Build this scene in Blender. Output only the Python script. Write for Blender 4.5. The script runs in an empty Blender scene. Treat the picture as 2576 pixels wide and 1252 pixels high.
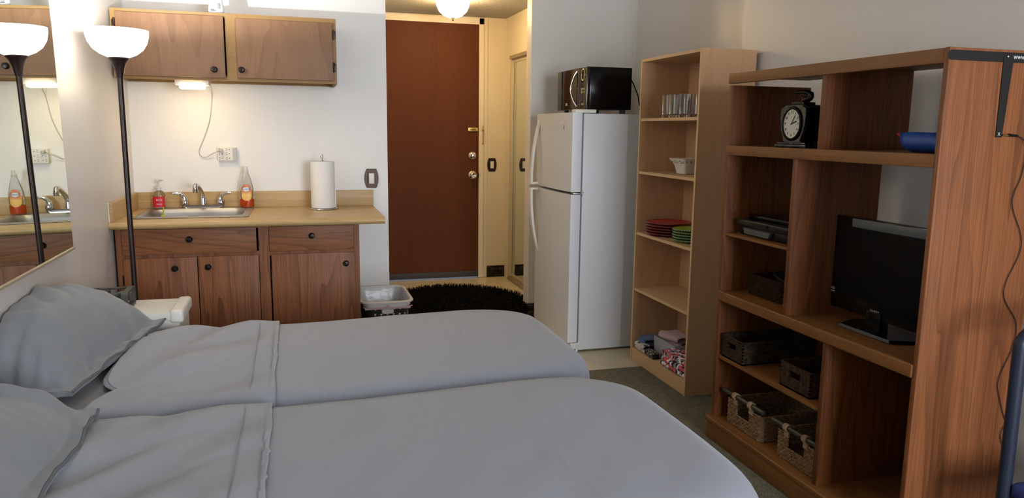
import bpy, bmesh, math, random
from mathutils import Vector, Matrix, noise
random.seed(7)
C = bpy.context.scene.collection
PI = math.pi
def R(d): return math.radians(d)

# ------------------------------------------------------------------ materials
MATS = {}
def srgb(h):
    if isinstance(h, str):
        v = [int(h[i:i+2], 16) / 255 for i in (0, 2, 4)]
        return tuple([c / 12.92 if c <= .04045 else ((c + .055) / 1.055) ** 2.4 for c in v]) + (1,)
    return tuple(h) + (1,) if len(h) == 3 else tuple(h)
def newmat(name):
    m = bpy.data.materials.new(name); m.use_nodes = True
    nt = m.node_tree; b = nt.nodes['Principled BSDF']
    return m, nt, b
def N(nt, typ, **kw):
    n = nt.nodes.new(typ)
    for k, v in kw.items():
        if k == 'inp':
            for kk, vv in v.items(): n.inputs[kk].default_value = vv
        else: setattr(n, k, v)
    return n
def link(nt, a, b): nt.links.new(a, b)
def mix_rgb(nt, fac, a, b, blend='MIX'):
    n = nt.nodes.new('ShaderNodeMix'); n.data_type = 'RGBA'; n.blend_type = blend
    for sock, v in ((n.inputs[0], fac), (n.inputs[6], a), (n.inputs[7], b)):
        if hasattr(v, 'links'): nt.links.new(v, sock)
        else: sock.default_value = v
    return n.outputs[2]
def ramp(nt, fac, stops):
    n = nt.nodes.new('ShaderNodeValToRGB'); e = n.color_ramp.elements
    while len(e) < len(stops): e.new(.5)
    for i, (p, c) in enumerate(stops): e[i].position = p; e[i].color = c
    nt.links.new(fac, n.inputs[0]); return n.outputs[0]
def ramp_val(nt, f, lo, hi):
    mr = N(nt, 'ShaderNodeMapRange', inp={'From Min': lo, 'From Max': hi, 'To Min': .35, 'To Max': 1})
    nt.links.new(f, mr.inputs[0]); return mr.outputs[0]
def math_(nt, op, a, b=None):
    n = nt.nodes.new('ShaderNodeMath'); n.operation = op
    for i, v in enumerate((a, b)):
        if v is None: continue
        if hasattr(v, 'links'): nt.links.new(v, n.inputs[i])
        else: n.inputs[i].default_value = v
    return n.outputs[0]
def bump(nt, b, h, strength, dist=.002):
    n = N(nt, 'ShaderNodeBump', inp={'Strength': strength, 'Distance': dist})
    nt.links.new(h, n.inputs['Height']); nt.links.new(n.outputs[0], b.inputs['Normal'])
def coords(nt, scale=(1, 1, 1), loc=(0, 0, 0)):
    t = nt.nodes.new('ShaderNodeTexCoord'); mp = N(nt, 'ShaderNodeMapping')
    mp.inputs['Scale'].default_value = scale; mp.inputs['Location'].default_value = loc
    nt.links.new(t.outputs['Object'], mp.inputs[0]); return mp.outputs[0]
def noise_(nt, vec, scale, detail=2, rough=.5, dist=0):
    n = N(nt, 'ShaderNodeTexNoise', inp={'Scale': scale, 'Detail': detail, 'Roughness': rough, 'Distortion': dist})
    nt.links.new(vec, n.inputs['Vector']); return n.outputs['Fac']

def plain(name, col, rough=.5, metal=0, bumps=0, bscale=200, spec=.5, var=0, coat=0, trans=0, ior=1.45, emit=None, estr=0, alpha=1):
    if name in MATS: return MATS[name]
    m, nt, b = newmat(name); c = srgb(col)
    b.inputs['Base Color'].default_value = c; b.inputs['Roughness'].default_value = rough
    b.inputs['Metallic'].default_value = metal; b.inputs['Specular IOR Level'].default_value = spec
    b.inputs['Coat Weight'].default_value = coat; b.inputs['Transmission Weight'].default_value = trans
    b.inputs['IOR'].default_value = ior; b.inputs['Alpha'].default_value = alpha
    if emit: b.inputs['Emission Color'].default_value = srgb(emit); b.inputs['Emission Strength'].default_value = estr
    v = coords(nt)
    if var:
        f = noise_(nt, v, 6, 4)
        d = tuple(x * (1 - var) for x in c[:3]) + (1,); l = tuple(min(1, x * (1 + var)) for x in c[:3]) + (1,)
        link(nt, ramp(nt, f, [(.3, d), (.7, l)]), b.inputs['Base Color'])
    if bumps: bump(nt, b, noise_(nt, v, bscale, 3), bumps)
    MATS[name] = m; return m

def wood(name, light, dark, axis='Z', size=5, rings=14, fine=.35, rough=.42, contrast=.75, stretch=.09, off=(0, 0, 0), warp=.6, spec=.3):
    if name in MATS: return MATS[name]
    m, nt, b = newmat(name)
    s = [1, 1, 1]; s['XYZ'.index(axis)] = stretch
    v = coords(nt, s, off)
    n1 = noise_(nt, v, size, 1.5, .45, warp)
    r = math_(nt, 'FRACT', math_(nt, 'MULTIPLY', n1, rings))
    r = math_(nt, 'POWER', r, 3.0)
    s3 = [1, 1, 1]; s3['XYZ'.index(axis)] = .03
    st = noise_(nt, coords(nt, s3, off), 34, 3, .6)
    r = math_(nt, 'MULTIPLY', r, ramp_val(nt, st, .3, .6))
    s2 = [1, 1, 1]; s2['XYZ'.index(axis)] = .02
    f = noise_(nt, coords(nt, s2, off), 260, 3, .6)
    mid = tuple((a * .5 + c * .5) for a, c in zip(srgb(light), srgb(dark)))
    base = mix_rgb(nt, noise_(nt, v, 3, 2), srgb(light), mid)
    c1 = mix_rgb(nt, math_(nt, 'MULTIPLY', r, contrast), base, srgb(dark))
    f2 = ramp(nt, f, [(.42, (0, 0, 0, 1)), (.62, (1, 1, 1, 1))])
    c2 = mix_rgb(nt, math_(nt, 'MULTIPLY', f2, fine), c1, srgb(dark))
    link(nt, c2, b.inputs['Base Color'])
    b.inputs['Roughness'].default_value = rough + .08; b.inputs['Specular IOR Level'].default_value = spec
    bump(nt, b, f, .12, .0006)
    MATS[name] = m; return m

def wall_paint(name, col, rough=.34, spots=.05):
    m, nt, b = newmat(name); v = coords(nt); c = srgb(col)
    f = noise_(nt, v, 1.7, 4, .6)
    link(nt, mix_rgb(nt, f, tuple(x * (1 - spots) for x in c[:3]) + (1,), c), b.inputs['Base Color'])
    rr = noise_(nt, v, 5, 4, .6)
    mr = N(nt, 'ShaderNodeMapRange', inp={'From Min': .35, 'From Max': .65, 'To Min': rough - .03, 'To Max': rough + .05})
    link(nt, rr, mr.inputs[0]); link(nt, mr.outputs[0], b.inputs['Roughness'])
    h = math_(nt, 'ADD', math_(nt, 'MULTIPLY', noise_(nt, v, 4, 1), .5), math_(nt, 'MULTIPLY', noise_(nt, v, 120, 2), .08))
    bump(nt, b, h, .22, .006)
    return m

M_wall = wall_paint('wall_paint', 'DAD4CE')
M_wallk = wall_paint('kitchen_wall_paint', 'E9E7E4', .5, .02)
M_hall = wall_paint('hall_paint_warm_lit', 'DFD3BC', .42)  # same paint as the other walls, warm globe light mixed into the colour
M_trimpaint = plain('trim_paint', 'DDCFB4', .4, bumps=.08, bscale=40)
def popcorn():
    m, nt, b = newmat('popcorn_ceiling'); v = coords(nt)
    b.inputs['Base Color'].default_value = srgb('DFDCD6'); b.inputs['Roughness'].default_value = .9
    bump(nt, b, ramp(nt, noise_(nt, v, 75, 4, .7), [(.42, (0, 0, 0, 1)), (.62, (1, 1, 1, 1))]), 1, .012); return m
M_ceil = popcorn()
def carpet():
    m, nt, b = newmat('carpet_pile'); v = coords(nt)
    a = noise_(nt, v, 190, 3, .7); w = N(nt, 'ShaderNodeTexVoronoi', inp={'Scale': 16}); w.feature = 'DISTANCE_TO_EDGE'
    link(nt, v, w.inputs['Vector'])
    e = ramp(nt, w.outputs['Distance'], [(0, (1, 1, 1, 1)), (.12, (0, 0, 0, 1))])
    c = ramp(nt, a, [(.3, srgb('3E3B31')), (.5, srgb('736E5B')), (.72, srgb('AAA48C'))])
    c = mix_rgb(nt, math_(nt, 'MULTIPLY', e, .35), c, srgb('4C4B3F'))
    link(nt, c, b.inputs['Base Color']); b.inputs['Roughness'].default_value = .95; b.inputs['Specular IOR Level'].default_value = .1
    bump(nt, b, a, .9, .006); return m
M_carpet = carpet()
M_lino = plain('vinyl_floor', 'C3B69B', .35, var=.08, bumps=.05, bscale=60)
def marble():
    m, nt, b = newmat('black_marble_vinyl'); v = coords(nt)
    n = noise_(nt, v, 5, 5, .6, 1.5)
    f = ramp(nt, n, [(.485, (0, 0, 0, 1)), (.5, (1, 1, 1, 1)), (.515, (0, 0, 0, 1))])
    link(nt, mix_rgb(nt, math_(nt, 'MULTIPLY', f, .4), srgb('070605'), srgb('9A948C')), b.inputs['Base Color'])
    b.inputs['Roughness'].default_value = .2; return m
M_marble = marble()

OAKL, OAKD = '80491F', '42220D'
M_oakZ = wood('oak_vertical_grain_shaded', OAKL, OAKD, 'Z', 7.5, 13, .5, off=(3.3, 1.7, .4), stretch=.075, contrast=.8, warp=.3)  # inner panels: shade inside the unit darkens this oak colour
M_oakZ2 = wood('oak_side_panel_grain_lit', '935932', '5A331B', 'Z', 7.5, 12, .5, off=(.4, 5.2, 1.1), stretch=.07, contrast=.8, warp=.3)  # same oak, lighter colour for the daylit outer side
M_oakY = wood('oak_horizontal_grain_dimmed', '85572B', '5A3718', 'Y', 7, 7, .4, contrast=.45)  # same oak, dimness of grazing light on the rails put into the colour
M_maple = wood('maple_laminate', 'CCA27A', 'B38A64', 'Z', 5, 6, .3, rough=.5, contrast=.4)
M_mapleY = wood('maple_edge', 'CFAE84', 'BD9A72', 'Y', 5, 4, .25, rough=.5, contrast=.3)
M_walZ = wood('walnut_vertical_grain', '98623E', '55301A', 'Z', 7, 11, .45, off=(.3, 0, 2), contrast=.75, stretch=.085, warp=.3)
M_walX = wood('walnut_horizontal_grain', '9A643F', '55301A', 'X', 6, 12, .4, off=(1, 0, 1), contrast=.75, stretch=.12, warp=.3)
M_ply = wood('birch_plywood', '89684D', '6A4C37', 'Z', 4.2, 9, .3, contrast=.6, off=(.5, 0, 3.1), stretch=.16, warp=.3)
M_plyedge = wood('birch_face_frame', '957546', '7B5D38', 'X', 4, 4, .2, contrast=.35)
M_door = wood('door_stained_wood', '5F3213', '47230C', 'Z', 4, 3, .35, contrast=.3, rough=.5, spec=.15)
M_lam = wood('wood_print_laminate', 'CFB07F', '9E7E4F', 'X', 11, 6, .35, contrast=.55, stretch=.05, rough=.3)
M_dark = plain('black_plastic', '070606', .4, spec=.25)
M_gloss = plain('glossy_black', '040404', .15, spec=.3)
M_screen = plain('screen_black', '060504', .45, spec=.12)
M_greyplastic = plain('grey_plastic', '4A4C4C', .35)
M_chrome = plain('chrome', 'D9D9DB', .1, 1)
M_steel = plain('brushed_steel', 'A5A3A0', .42, 1, bumps=.1, bscale=90)
M_brass = plain('brass', 'B08F4A', .3, 1)
M_bronze = plain('oil_rubbed_bronze', '3A2A22', .38, .6)
M_lampmetal = plain('dark_brown_lamp_metal', '2A1A18', .35, .3)
M_white = plain('white_enamel', 'D9DADC', .33, bumps=.15, bscale=300)
M_whiteP = plain('white_plastic', 'DEDBD4', .4)
M_fridge = plain('fridge_enamel', 'D4D5D8', .36, bumps=.2, bscale=420)
M_wicker = plain('white_wicker', 'D6D2C9', .6, bumps=.5, bscale=130)
M_glass = plain('clear_glass', 'F4F6F6', .04, trans=1, ior=1.45)
M_clearP = plain('clear_plastic', 'EDEFEF', .1, trans=1, ior=1.3)
M_paper = plain('paper_towel', 'E6E3DF', .85, bumps=.4, bscale=120)
M_mirror = plain('mirror_silver', 'DDE6E0', .015, 1)
def fabric(name, col, wr=.5, sc=3.0, fuzz=.2):
    if name in MATS: return MATS[name]
    m, nt, b = newmat(name); v = coords(nt)
    b.inputs['Base Color'].default_value = srgb(col); b.inputs['Roughness'].default_value = .72
    b.inputs['Sheen Weight'].default_value = fuzz
    h = math_(nt, 'ADD', noise_(nt, coords(nt, (1, .35, 1)), sc, 4, .5, .8), math_(nt, 'MULTIPLY', noise_(nt, v, 600, 1), .01))
    bump(nt, b, h, wr, .03); MATS[name] = m; return m
M_sheet = fabric('grey_cotton_sheet', '8F929D', .35)
M_pillow = fabric('grey_cotton_pillowcase', '7C8086', .4, 4)
M_mattress = fabric('grey_fitted_sheet', '74757D', .3)

# ------------------------------------------------------------------ mesh builder
class MB:
    def __init__(s): s.bm = bmesh.new()
    def merge(s, other, M=None):
        me = bpy.data.meshes.new('t'); other.to_mesh(me); other.free()
        if M is not None: me.transform(M)
        s.bm.from_mesh(me); bpy.data.meshes.remove(me); return s
    def box(s, x0, x1, y0, y1, z0, z1, bev=0, seg=2, M=None):
        b = bmesh.new(); bmesh.ops.create_cube(b, size=1)
        for v in b.verts:
            v.co = Vector(((x0 + x1) / 2 + v.co.x * (x1 - x0), (y0 + y1) / 2 + v.co.y * (y1 - y0), (z0 + z1) / 2 + v.co.z * (z1 - z0)))
        if bev: bmesh.ops.bevel(b, geom=b.edges[:], offset=bev, segments=seg, affect='EDGES', profile=.6)
        return s.merge(b, M)
    def lathe(s, prof, c=(0, 0, 0), seg=32, M=None, sx=1, sy=1):
        b = bmesh.new(); rows = []
        for r, z in prof:
            if r < 1e-6: rows.append([b.verts.new((c[0], c[1], c[2] + z))])
            else: rows.append([b.verts.new((c[0] + r * sx * math.cos(2 * PI * i / seg), c[1] + r * sy * math.sin(2 * PI * i / seg), c[2] + z)) for i in range(seg)])
        for a, d in zip(rows, rows[1:]):
            for i in range(seg):
                j = (i + 1) % seg
                q = [a[i % len(a)], a[j % len(a)], d[j % len(d)], d[i % len(d)]]
                q = list(dict.fromkeys(q))
                if len(q) > 2:
                    try: b.faces.new(q)
                    except ValueError: pass
        return s.merge(b, M)
    def cyl(s, c, r, h, axis='Z', seg=24, r2=None, M=None):
        r2 = r if r2 is None else r2
        m = {'Z': Matrix(), 'X': Matrix.Rotation(PI / 2, 4, 'Y'), 'Y': Matrix.Rotation(-PI / 2, 4, 'X')}[axis]
        mm = Matrix.Translation(c) @ m
        if M is not None: mm = M @ mm
        return s.lathe([(0, 0), (r, 0), (r2, h), (0, h)], seg=seg, M=mm)
    def tube(s, pts, r, seg=8, closed=False, M=None):
        P = [Vector(p) for p in pts]; b = bmesh.new(); rows = []; n = len(P); up = None
        for i, p in enumerate(P):
            if closed: d = P[(i + 1) % n] - P[i - 1]
            else: d = P[min(i + 1, n - 1)] - P[max(i - 1, 0)]
            d.normalize()
            if up is None: up = Vector((0, 0, 1)) if abs(d.z) < .9 else Vector((1, 0, 0))
            a = (up - d * up.dot(d)).normalized(); up = a; e = d.cross(a)
            rr = r[i] if isinstance(r, (list, tuple)) else r
            rows.append([b.verts.new(p + a * rr * math.cos(2 * PI * k / seg) + e * rr * math.sin(2 * PI * k / seg)) for k in range(seg)])
        m = n if closed else n - 1
        for i in range(m):
            A, B = rows[i], rows[(i + 1) % n]
            for k in range(seg): b.faces.new((A[k], A[(k + 1) % seg], B[(k + 1) % seg], B[k]))
        if not closed: b.faces.new(rows[0][::-1]); b.faces.new(rows[-1])
        return s.merge(b, M)
    def prism(s, poly, d0, d1, plane='XZ', M=None, bev=0):
        """poly extruded along the axis left out of plane"""
        b = bmesh.new()
        def P(u, v, d): return {'XZ': (u, d, v), 'YZ': (d, u, v), 'XY': (u, v, d)}[plane]
        A = [b.verts.new(P(u, v, d0)) for u, v in poly]; B = [b.verts.new(P(u, v, d1)) for u, v in poly]
        b.faces.new(A); b.faces.new(B[::-1]); n = len(poly)
        for i in range(n): b.faces.new((A[i], B[i], B[(i + 1) % n], A[(i + 1) % n]))
        if bev: bmesh.ops.bevel(b, geom=b.edges[:], offset=bev, segments=2, affect='EDGES')
        return s.merge(b, M)
    def grid(s, nu, nv, f, keep=None):
        b = bmesh.new(); V = [[None] * nv for _ in range(nu)]
        for i in range(nu):
            for j in range(nv):
                V[i][j] = b.verts.new(f(i / (nu - 1), j / (nv - 1)))
        for i in range(nu - 1):
            for j in range(nv - 1):
                q = (V[i][j], V[i + 1][j], V[i + 1][j + 1], V[i][j + 1])
                if keep and not keep(q): continue
                b.faces.new(q)
        loose = [v for v in b.verts if not v.link_faces]
        bmesh.ops.delete(b, geom=loose, context='VERTS')
        return s.merge(b)
    def text(s, string, size, M, extrude=.0004, align='CENTER'):
        cu = bpy.data.curves.new('t', 'FONT'); cu.body = string; cu.size = size; cu.extrude = extrude
        cu.align_x = align; cu.align_y = 'CENTER'; cu.resolution_u = 3
        o = bpy.data.objects.new('t', cu); C.objects.link(o)
        me = bpy.data.meshes.new_from_object(o); me.transform(M); s.bm.from_mesh(me)
        bpy.data.objects.remove(o); bpy.data.curves.remove(cu); bpy.data.meshes.remove(me); return s
    def build(s, name, mat, root=None, smooth=True, local=False, label=None, loc=None, solid=0, sub=0):
        bmesh.ops.remove_doubles(s.bm, verts=s.bm.verts[:], dist=1e-6)
        bmesh.ops.recalc_face_normals(s.bm, faces=s.bm.faces[:])
        me = bpy.data.meshes.new(name); s.bm.to_mesh(me); s.bm.free()
        me.materials.append(mat)
        o = bpy.data.objects.new(name, me); C.objects.link(o)
        base = Vector((0, 0, 0))
        if root is not None:
            o.parent = root
            if not local:
                r = root; 
                while r is not None: base += r.location; r = r.parent
                me.transform(Matrix.Translation(-base))
        elif loc is not None:
            if not local: me.transform(Matrix.Translation(-Vector(loc)))
            o.location = loc
        if smooth:
            for p in me.polygons: p.use_smooth = True
            me.set_sharp_from_angle(angle=R(38))
        if solid:
            m = o.modifiers.new('solid', 'SOLIDIFY'); m.thickness = solid; m.offset = 0
        if sub:
            m = o.modifiers.new('sub', 'SUBSURF'); m.levels = sub; m.render_levels = sub
        if label: o['label'] = label
        return o

def tag(o, label, cat, group=None, kind=None):
    o['label'] = label; o['category'] = cat
    if group: o['group'] = group
    if kind: o['kind'] = kind
    return o
def thing(name, label, cat, loc, rz=0, group=None):
    o = bpy.data.objects.new(name, None); C.objects.link(o); o.location = loc; o.rotation_euler = (0, 0, rz)
    o.empty_display_size = .1
    return tag(o, label, cat, group)
def struct(name, mb, mat, smooth=False):
    o = mb.build(name, mat, smooth=smooth); o['kind'] = 'structure'; return o
def copy_tree(o, parent=None, loc=None, rz=None, label=None):
    c = o.copy(); C.objects.link(c); c.parent = parent
    if loc is not None: c.location = loc
    if rz is not None: c.rotation_euler = (0, 0, rz)
    if label: c['label'] = label
    for ch in list(o.children): copy_tree(ch, c)
    return c
def smoothpath(pts, n=8):
    P = [Vector(p) for p in pts]; out = []
    for i in range(len(P) - 1):
        a, b, c, d = P[max(i - 1, 0)], P[i], P[i + 1], P[min(i + 2, len(P) - 1)]
        for k in range(n):
            t = k / n
            out.append(.5 * ((2 * b) + (c - a) * t + (2 * a - 5 * b + 4 * c - d) * t * t + (3 * b - a - 3 * c + d) * t ** 3))
    out.append(P[-1]); return out
def rrect(x0, x1, y0, y1, r, n=5):
    out = []
    for cx, cy, a0 in ((x1 - r, y1 - r, 0), (x0 + r, y1 - r, 90), (x0 + r, y0 + r, 180), (x1 - r, y0 + r, 270)):
        for k in range(n + 1):
            a = R(a0 + 90 * k / n); out.append((cx + r * math.cos(a), cy + r * math.sin(a)))
    return out

# ------------------------------------------------------------------ room shell
XL, XR, YK, ZC = -.92, 2.30, 4.84, 2.42
YR = -2.2
struct('wall_left', MB().box(XL - .12, XL, YR, YK, 0, ZC), M_wall)
struct('wall_kitchen', MB().box(XL - .12, .572, YK, 6.92, 0, ZC), M_wallk)
struct('wall_right', MB().box(XR, XR + .4, YR, 3.56, 0, ZC), M_wall)
struct('wall_right_recess', MB().box(2.47, 2.7, 3.56, 5.21, 0, ZC), M_wall)
struct('wall_stub', MB().box(1.648, 2.7, 5.21, 5.325, 0, ZC, .006), M_wall)
w = MB(); w.box(.572, .74, 6.80, 6.92, 0, ZC); w.box(1.69, 1.98, 6.80, 6.92, 0, ZC); w.box(.74, 1.69, 6.80, 6.92, 2.395, ZC)
struct('wall_entry', w, M_hall)
w = MB(); w.box(1.907, 1.98, 6.66, 6.80, 0, ZC); w.box(1.907, 1.98, 5.325, 6.66, 2.035, ZC); w.box(2.06, 2.12, 5.325, 6.80, 0, ZC)
struct('wall_hall_closet', w, M_hall)
struct('floor', MB().box(XL, XR + .1, YR, 3.92, -.06, 0), M_carpet)
struct('floor_vinyl', MB().box(XL, 2.6, 3.92, 6.92, -.06, -.002), M_lino)
struct('ceiling', MB().box(XL - .12, 2.7, YR, 6.92, 2.405, 2.5), M_ceil)
# rear wall, behind the camera, with the room's window
wx0, wx1, wz0, wz1 = .95, 2.22, .70, 2.2
w = MB(); w.box(XL - .12, wx0, YR - .15, YR, 0, ZC); w.box(wx1, 2.7, YR - .15, YR, 0, ZC)
w.box(wx0, wx1, YR - .15, YR, 0, wz0); w.box(wx0, wx1, YR - .15, YR, wz1, ZC)
struct('wall_rear', w, M_wall)
w = MB()
for a, b_, c_, d in ((wx0, wx0 + .05, wz0, wz1), (wx1 - .05, wx1, wz0, wz1), (wx0, wx1, wz0, wz0 + .05), (wx0, wx1, wz1 - .05, wz1), (1.56, 1.60, wz0, wz1)):
    w.box(a, b_, YR - .1, YR - .05, c_, d)
struct('window_1', w, M_whiteP)
struct('baseboard_entry', MB().box(1.735, 1.907, 6.783, 6.80, 0, .108), M_marble)
w = MB(); w.box(1.642, 2.47, 5.198, 5.21, 0, .108); w.box(1.636, 1.648, 5.198, 5.325, 0, .108)
struct('baseboard_stub', w, M_marble)
struct('baseboard_hall_left', MB().box(.572, .584, YK, 6.8, 0, .108), M_marble)

# entry door (structure with children)
w = MB(); w.box(.74, 1.646, 6.785, 6.825, .012, 2.338)
door = struct('door_1', w, M_door)
w = MB(); w.box(1.646, 1.692, 6.775, 6.82, 0, 2.395, .003); w.box(.72, .74, 6.775, 6.82, 0, 2.395); w.box(.72, 1.692, 6.775, 6.82, 2.338, 2.395, .003)
w.box(1.692, 1.73, 6.79, 6.80, 0, 2.395)
struct('trim_1', w, M_trimpaint)
MB().box(.74, 1.644, 6.776, 6.786, .012, .068, .003).build('door_sweep', plain('grey_rubber', '3A3532', .6), door)
w = MB(); w.lathe([(0, .0), (.036, .0), (.038, .006), (.032, .014), (.02, .02), (.018, .026), (0, .026)], M=Matrix.Translation((1.587, 6.786, 1.159)) @ Matrix.Rotation(PI / 2, 4, 'X'))
w.box(1.583, 1.591, 6.745, 6.762, 1.145, 1.173, .002)
w.build('deadbolt', M_chrome, door)
w = MB(); w.lathe([(0, 0), (.037, 0), (.038, .006), (.03, .014), (.014, .018), (.013, .03), (.022, .036), (.031, .048), (.03, .062), (.02, .07), (.014, .066), (0, .066)], M=Matrix.Translation((1.587, 6.786, .979)) @ Matrix.Rotation(PI / 2, 4, 'X'))
w.build('door_knob', M_chrome, door)
w = MB(); w.box(1.545, 1.634, 6.776, 6.786, 1.38, 1.417, .002); w.build('guard_plate', M_brass, door)
w = MB(); w.box(1.557, 1.625, 6.771, 6.777, 1.394, 1.402, .001); w.build('guard_slot', plain('dark_brass', '6B5426', .4, .8), door)
w = MB(); w.box(1.636, 1.6465, 6.768, 6.776, .955, .998); w.build('strike_plate', M_dark, door)
t = thing('door_chain', 'brass security chain hanging on the cream door jamb', 'chain', (1.684, 6.775, 1.26))
MB().box(1.674, 1.694, 6.768, 6.775, 1.385, 1.432, .003).build('chain_bracket', M_brass, t)
MB().box(1.676, 1.692, 6.769, 6.775, 1.262, 1.278, .003).build('chain_keeper', M_brass, t)
w = MB()
for k in range(9):
    z = 1.385 - k * .0125; M = Matrix.Translation((1.684, 6.765, z - .006)) @ (Matrix.Rotation(PI / 2, 4, 'Z') if k % 2 else Matrix())
    w.tube([(.0035 * math.cos(a * PI / 4), 0, .0085 * math.sin(a * PI / 4)) for a in range(8)], .0014, 5, True, M)
w.build('chain_links', M_brass, t)

# closet mirrored sliding door on the right of the hall
w = MB(); w.box(1.909, 1.936, 6.625, 6.655, .03, 2.03, .002); w.box(1.93, 1.936, 5.33, 6.66, .03, .055); w.box(1.93, 1.936, 5.33, 6.66, 2.0, 2.03)
d2 = struct('door_2', w, plain('cream_door_frame', 'C9BDA4', .35, .2))
MB().box(1.937, 1.941, 5.33, 6.64, .045, 2.01).build('mirror_pane', M_mirror, d2)
w = MB(); w.box(1.9, 1.96, 5.33, 6.66, 0, .028, .003); w.box(1.9, 1.975, 5.33, 6.66, 2.03, 2.06, .003)
struct('trim_2', w, plain('track_metal', 'A2937A', .35, .5))

# ------------------------------------------------------------------ light switches
def switch(x, y, z, label, k=1.0):
    t = thing('light_switch', label, 'light switch', (x, y, z), group=None)
    def outline(w_, h_, bl, r=.0):
        o = []
        for i in range(9):
            a = -1 + 2 * i / 8; o.append((x + (w_ + bl * (1 - a * a)), z + a * h_))
        for i in range(9):
            a = 1 - 2 * i / 8; o.append((x - (w_ + bl * (1 - a * a)), z + a * h_))
        return o
    w = MB(); w.prism(outline(.031, .062, .014), y - .006, y, bev=.0018)
    w.prism(outline(.024, .044, .003), y - .010, y - .005, bev=.0015)
    w.build('wall_plate', M_bronze, t)
    w = MB(); w.box(x - .0165, x + .0165, y - .013, y - .009, z - .033, z + .033, .0015); w.build('rocker', M_whiteP, t)
switch(.467, YK, 1.081, 'bronze-plated white rocker switch on the kitchen wall above the countertop end')
switch(1.779, 6.80, 1.072, 'bronze-plated white rocker switch on the hallway wall right of the brown door')

# ------------------------------------------------------------------ hall ceiling light and rug
t = thing('ceiling_light', 'glowing frosted dome ceiling light with brass finial in the entry hall', 'ceiling light', (1.22, 5.9, 2.405))
M_globe = plain('glowing_frosted_glass', 'FFF6E4', .4, emit='FFD798', estr=62)
MB().lathe([(0, -.15), (.035, -.147), (.075, -.13), (.108, -.1), (.126, -.06), (.13, -.02), (.12, -.008)], (1.22, 5.9, 2.405), 40).build('glass_dome', M_globe, t)
MB().lathe([(0, 0), (.14, 0), (.142, -.006), (.128, -.012), (0, -.012)], (1.22, 5.9, 2.405), 40).build('canopy', M_brass, t)
MB().lathe([(0, -.172), (.006, -.168), (.010, -.16), (.006, -.155), (.016, -.15), (.018, -.146), (0, -.14)], (1.22, 5.9, 2.405), 20).build('finial', M_brass, t)

def shag_rug():
    cx, cy, rx, ry = 1.22, 5.72, .60, .66
    rnd = random.Random(3); w = MB(); b = w.bm
    def f(u, v):
        a = u * 2 * PI; r = math.sqrt(v)
        n = noise.noise(Vector((math.cos(a) * 9, math.sin(a) * 9, v * 5))) * .02
        return (cx + (rx * r + n * r) * math.cos(a), cy + (ry * r + n * r) * math.sin(a), .012 + .018 * (1 - v ** 6) + noise.noise(Vector((u * 50, v * 40, 0))) * .006)
    w.grid(90, 16, f)
    for i in range(9000):
        a = rnd.random() * 2 * PI; r = math.sqrt(rnd.random())
        p = Vector((cx + rx * r * math.cos(a), cy + ry * r * math.sin(a), .016)); d = Vector((rnd.uniform(-1, 1) + math.cos(a) * r, rnd.uniform(-1, 1) + math.sin(a) * r, 1.0 + rnd.random())) * .013
        s_ = Vector((-d.y, d.x, 0)).normalized() * .0035
        v = [b.verts.new(p - s_), b.verts.new(p + s_), b.verts.new(p + d * 1.2 + s_ * .4), b.verts.new(p + d * 1.2 - s_ * .4)]; b.faces.new(v)
    o = w.build('shag_rug', plain('black_shag', '060505', .95, spec=.1), smooth=False, loc=(cx, cy, 0))
    tag(o, 'round black shag rug on the vinyl floor of the entry hall', 'rug')
shag_rug()

# ------------------------------------------------------------------ kitchen base cabinet
t = thing('base_cabinet', 'walnut-coloured kitchen base cabinet with black round knobs under the sink counter', 'cabinet', (-.28, 4.52, 0))
x0, x1 = -.905, .332
w = MB(); w.box(x0, x0 + .018, 4.22, 4.83, 0, .872); w.box(x1 - .018, x1, 4.205, 4.83, 0, .872); w.box(x0, x1, 4.8, 4.83, .0, .872); w.box(x0, x1, 4.22, 4.83, .09, .108)
w.box(x0, x1, 4.26, 4.28, 0, .09)
w.build('carcass', M_walZ, t, smooth=False)
w = MB()
for a, b_ in ((x0, -.868), (-.205, -.15), (.302, x1)): w.box(a, b_, 4.203, 4.222, .08, .872, .001)
for a, b_ in ((.86, .872), (.705, .735), (.08, .11)): w.box(x0, x1, 4.204, 4.222, a, b_)
w.build('face_frame', M_walZ, t, smooth=False)
def knob(w, x, y, z, r=.0165):
    w.lathe([(0, 0), (r * .95, 0), (r, .003), (r * .85, .006), (r * .5, .009), (r * .55, .016), (r * .9, .02), (r * .75, .026), (0, .028)], M=Matrix.Translation((x, y, z)) @ Matrix.Rotation(PI / 2, 4, 'X'), seg=20)
def front(kind, xa, xb, za, zb, kx, kz, mat, root, y=4.190, th=.014, knm='knob', kmat=None):
    o = MB().box(xa, xb, y, y + th, za, zb, .003).build(kind, mat, root)
    w = MB(); knob(w, kx, y, kz); w.build(knm, kmat or plain('knob_black', '090808', .3, spec=.3), o); return o
front('drawer', -.873, -.215, .732, .866, -.55, .809, M_walX, t)
front('drawer', -.149, .301, .729, .866, .074, .811, M_walX, t)
front('door', -.873, -.518, .10, .713, -.628, .656, M_walZ, t)
front('door', -.514, -.207, .10, .713, -.465, .658, M_walZ, t)
front('door', -.142, .305, .10, .713, .255, .650, M_walZ, t)
for hx in (-.877, -.207, -.145):
    for hz in (.60, .18): MB().cyl((hx, 4.196, hz - .026), .004, .052, seg=10).build('hinge', M_dark, t)
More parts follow.
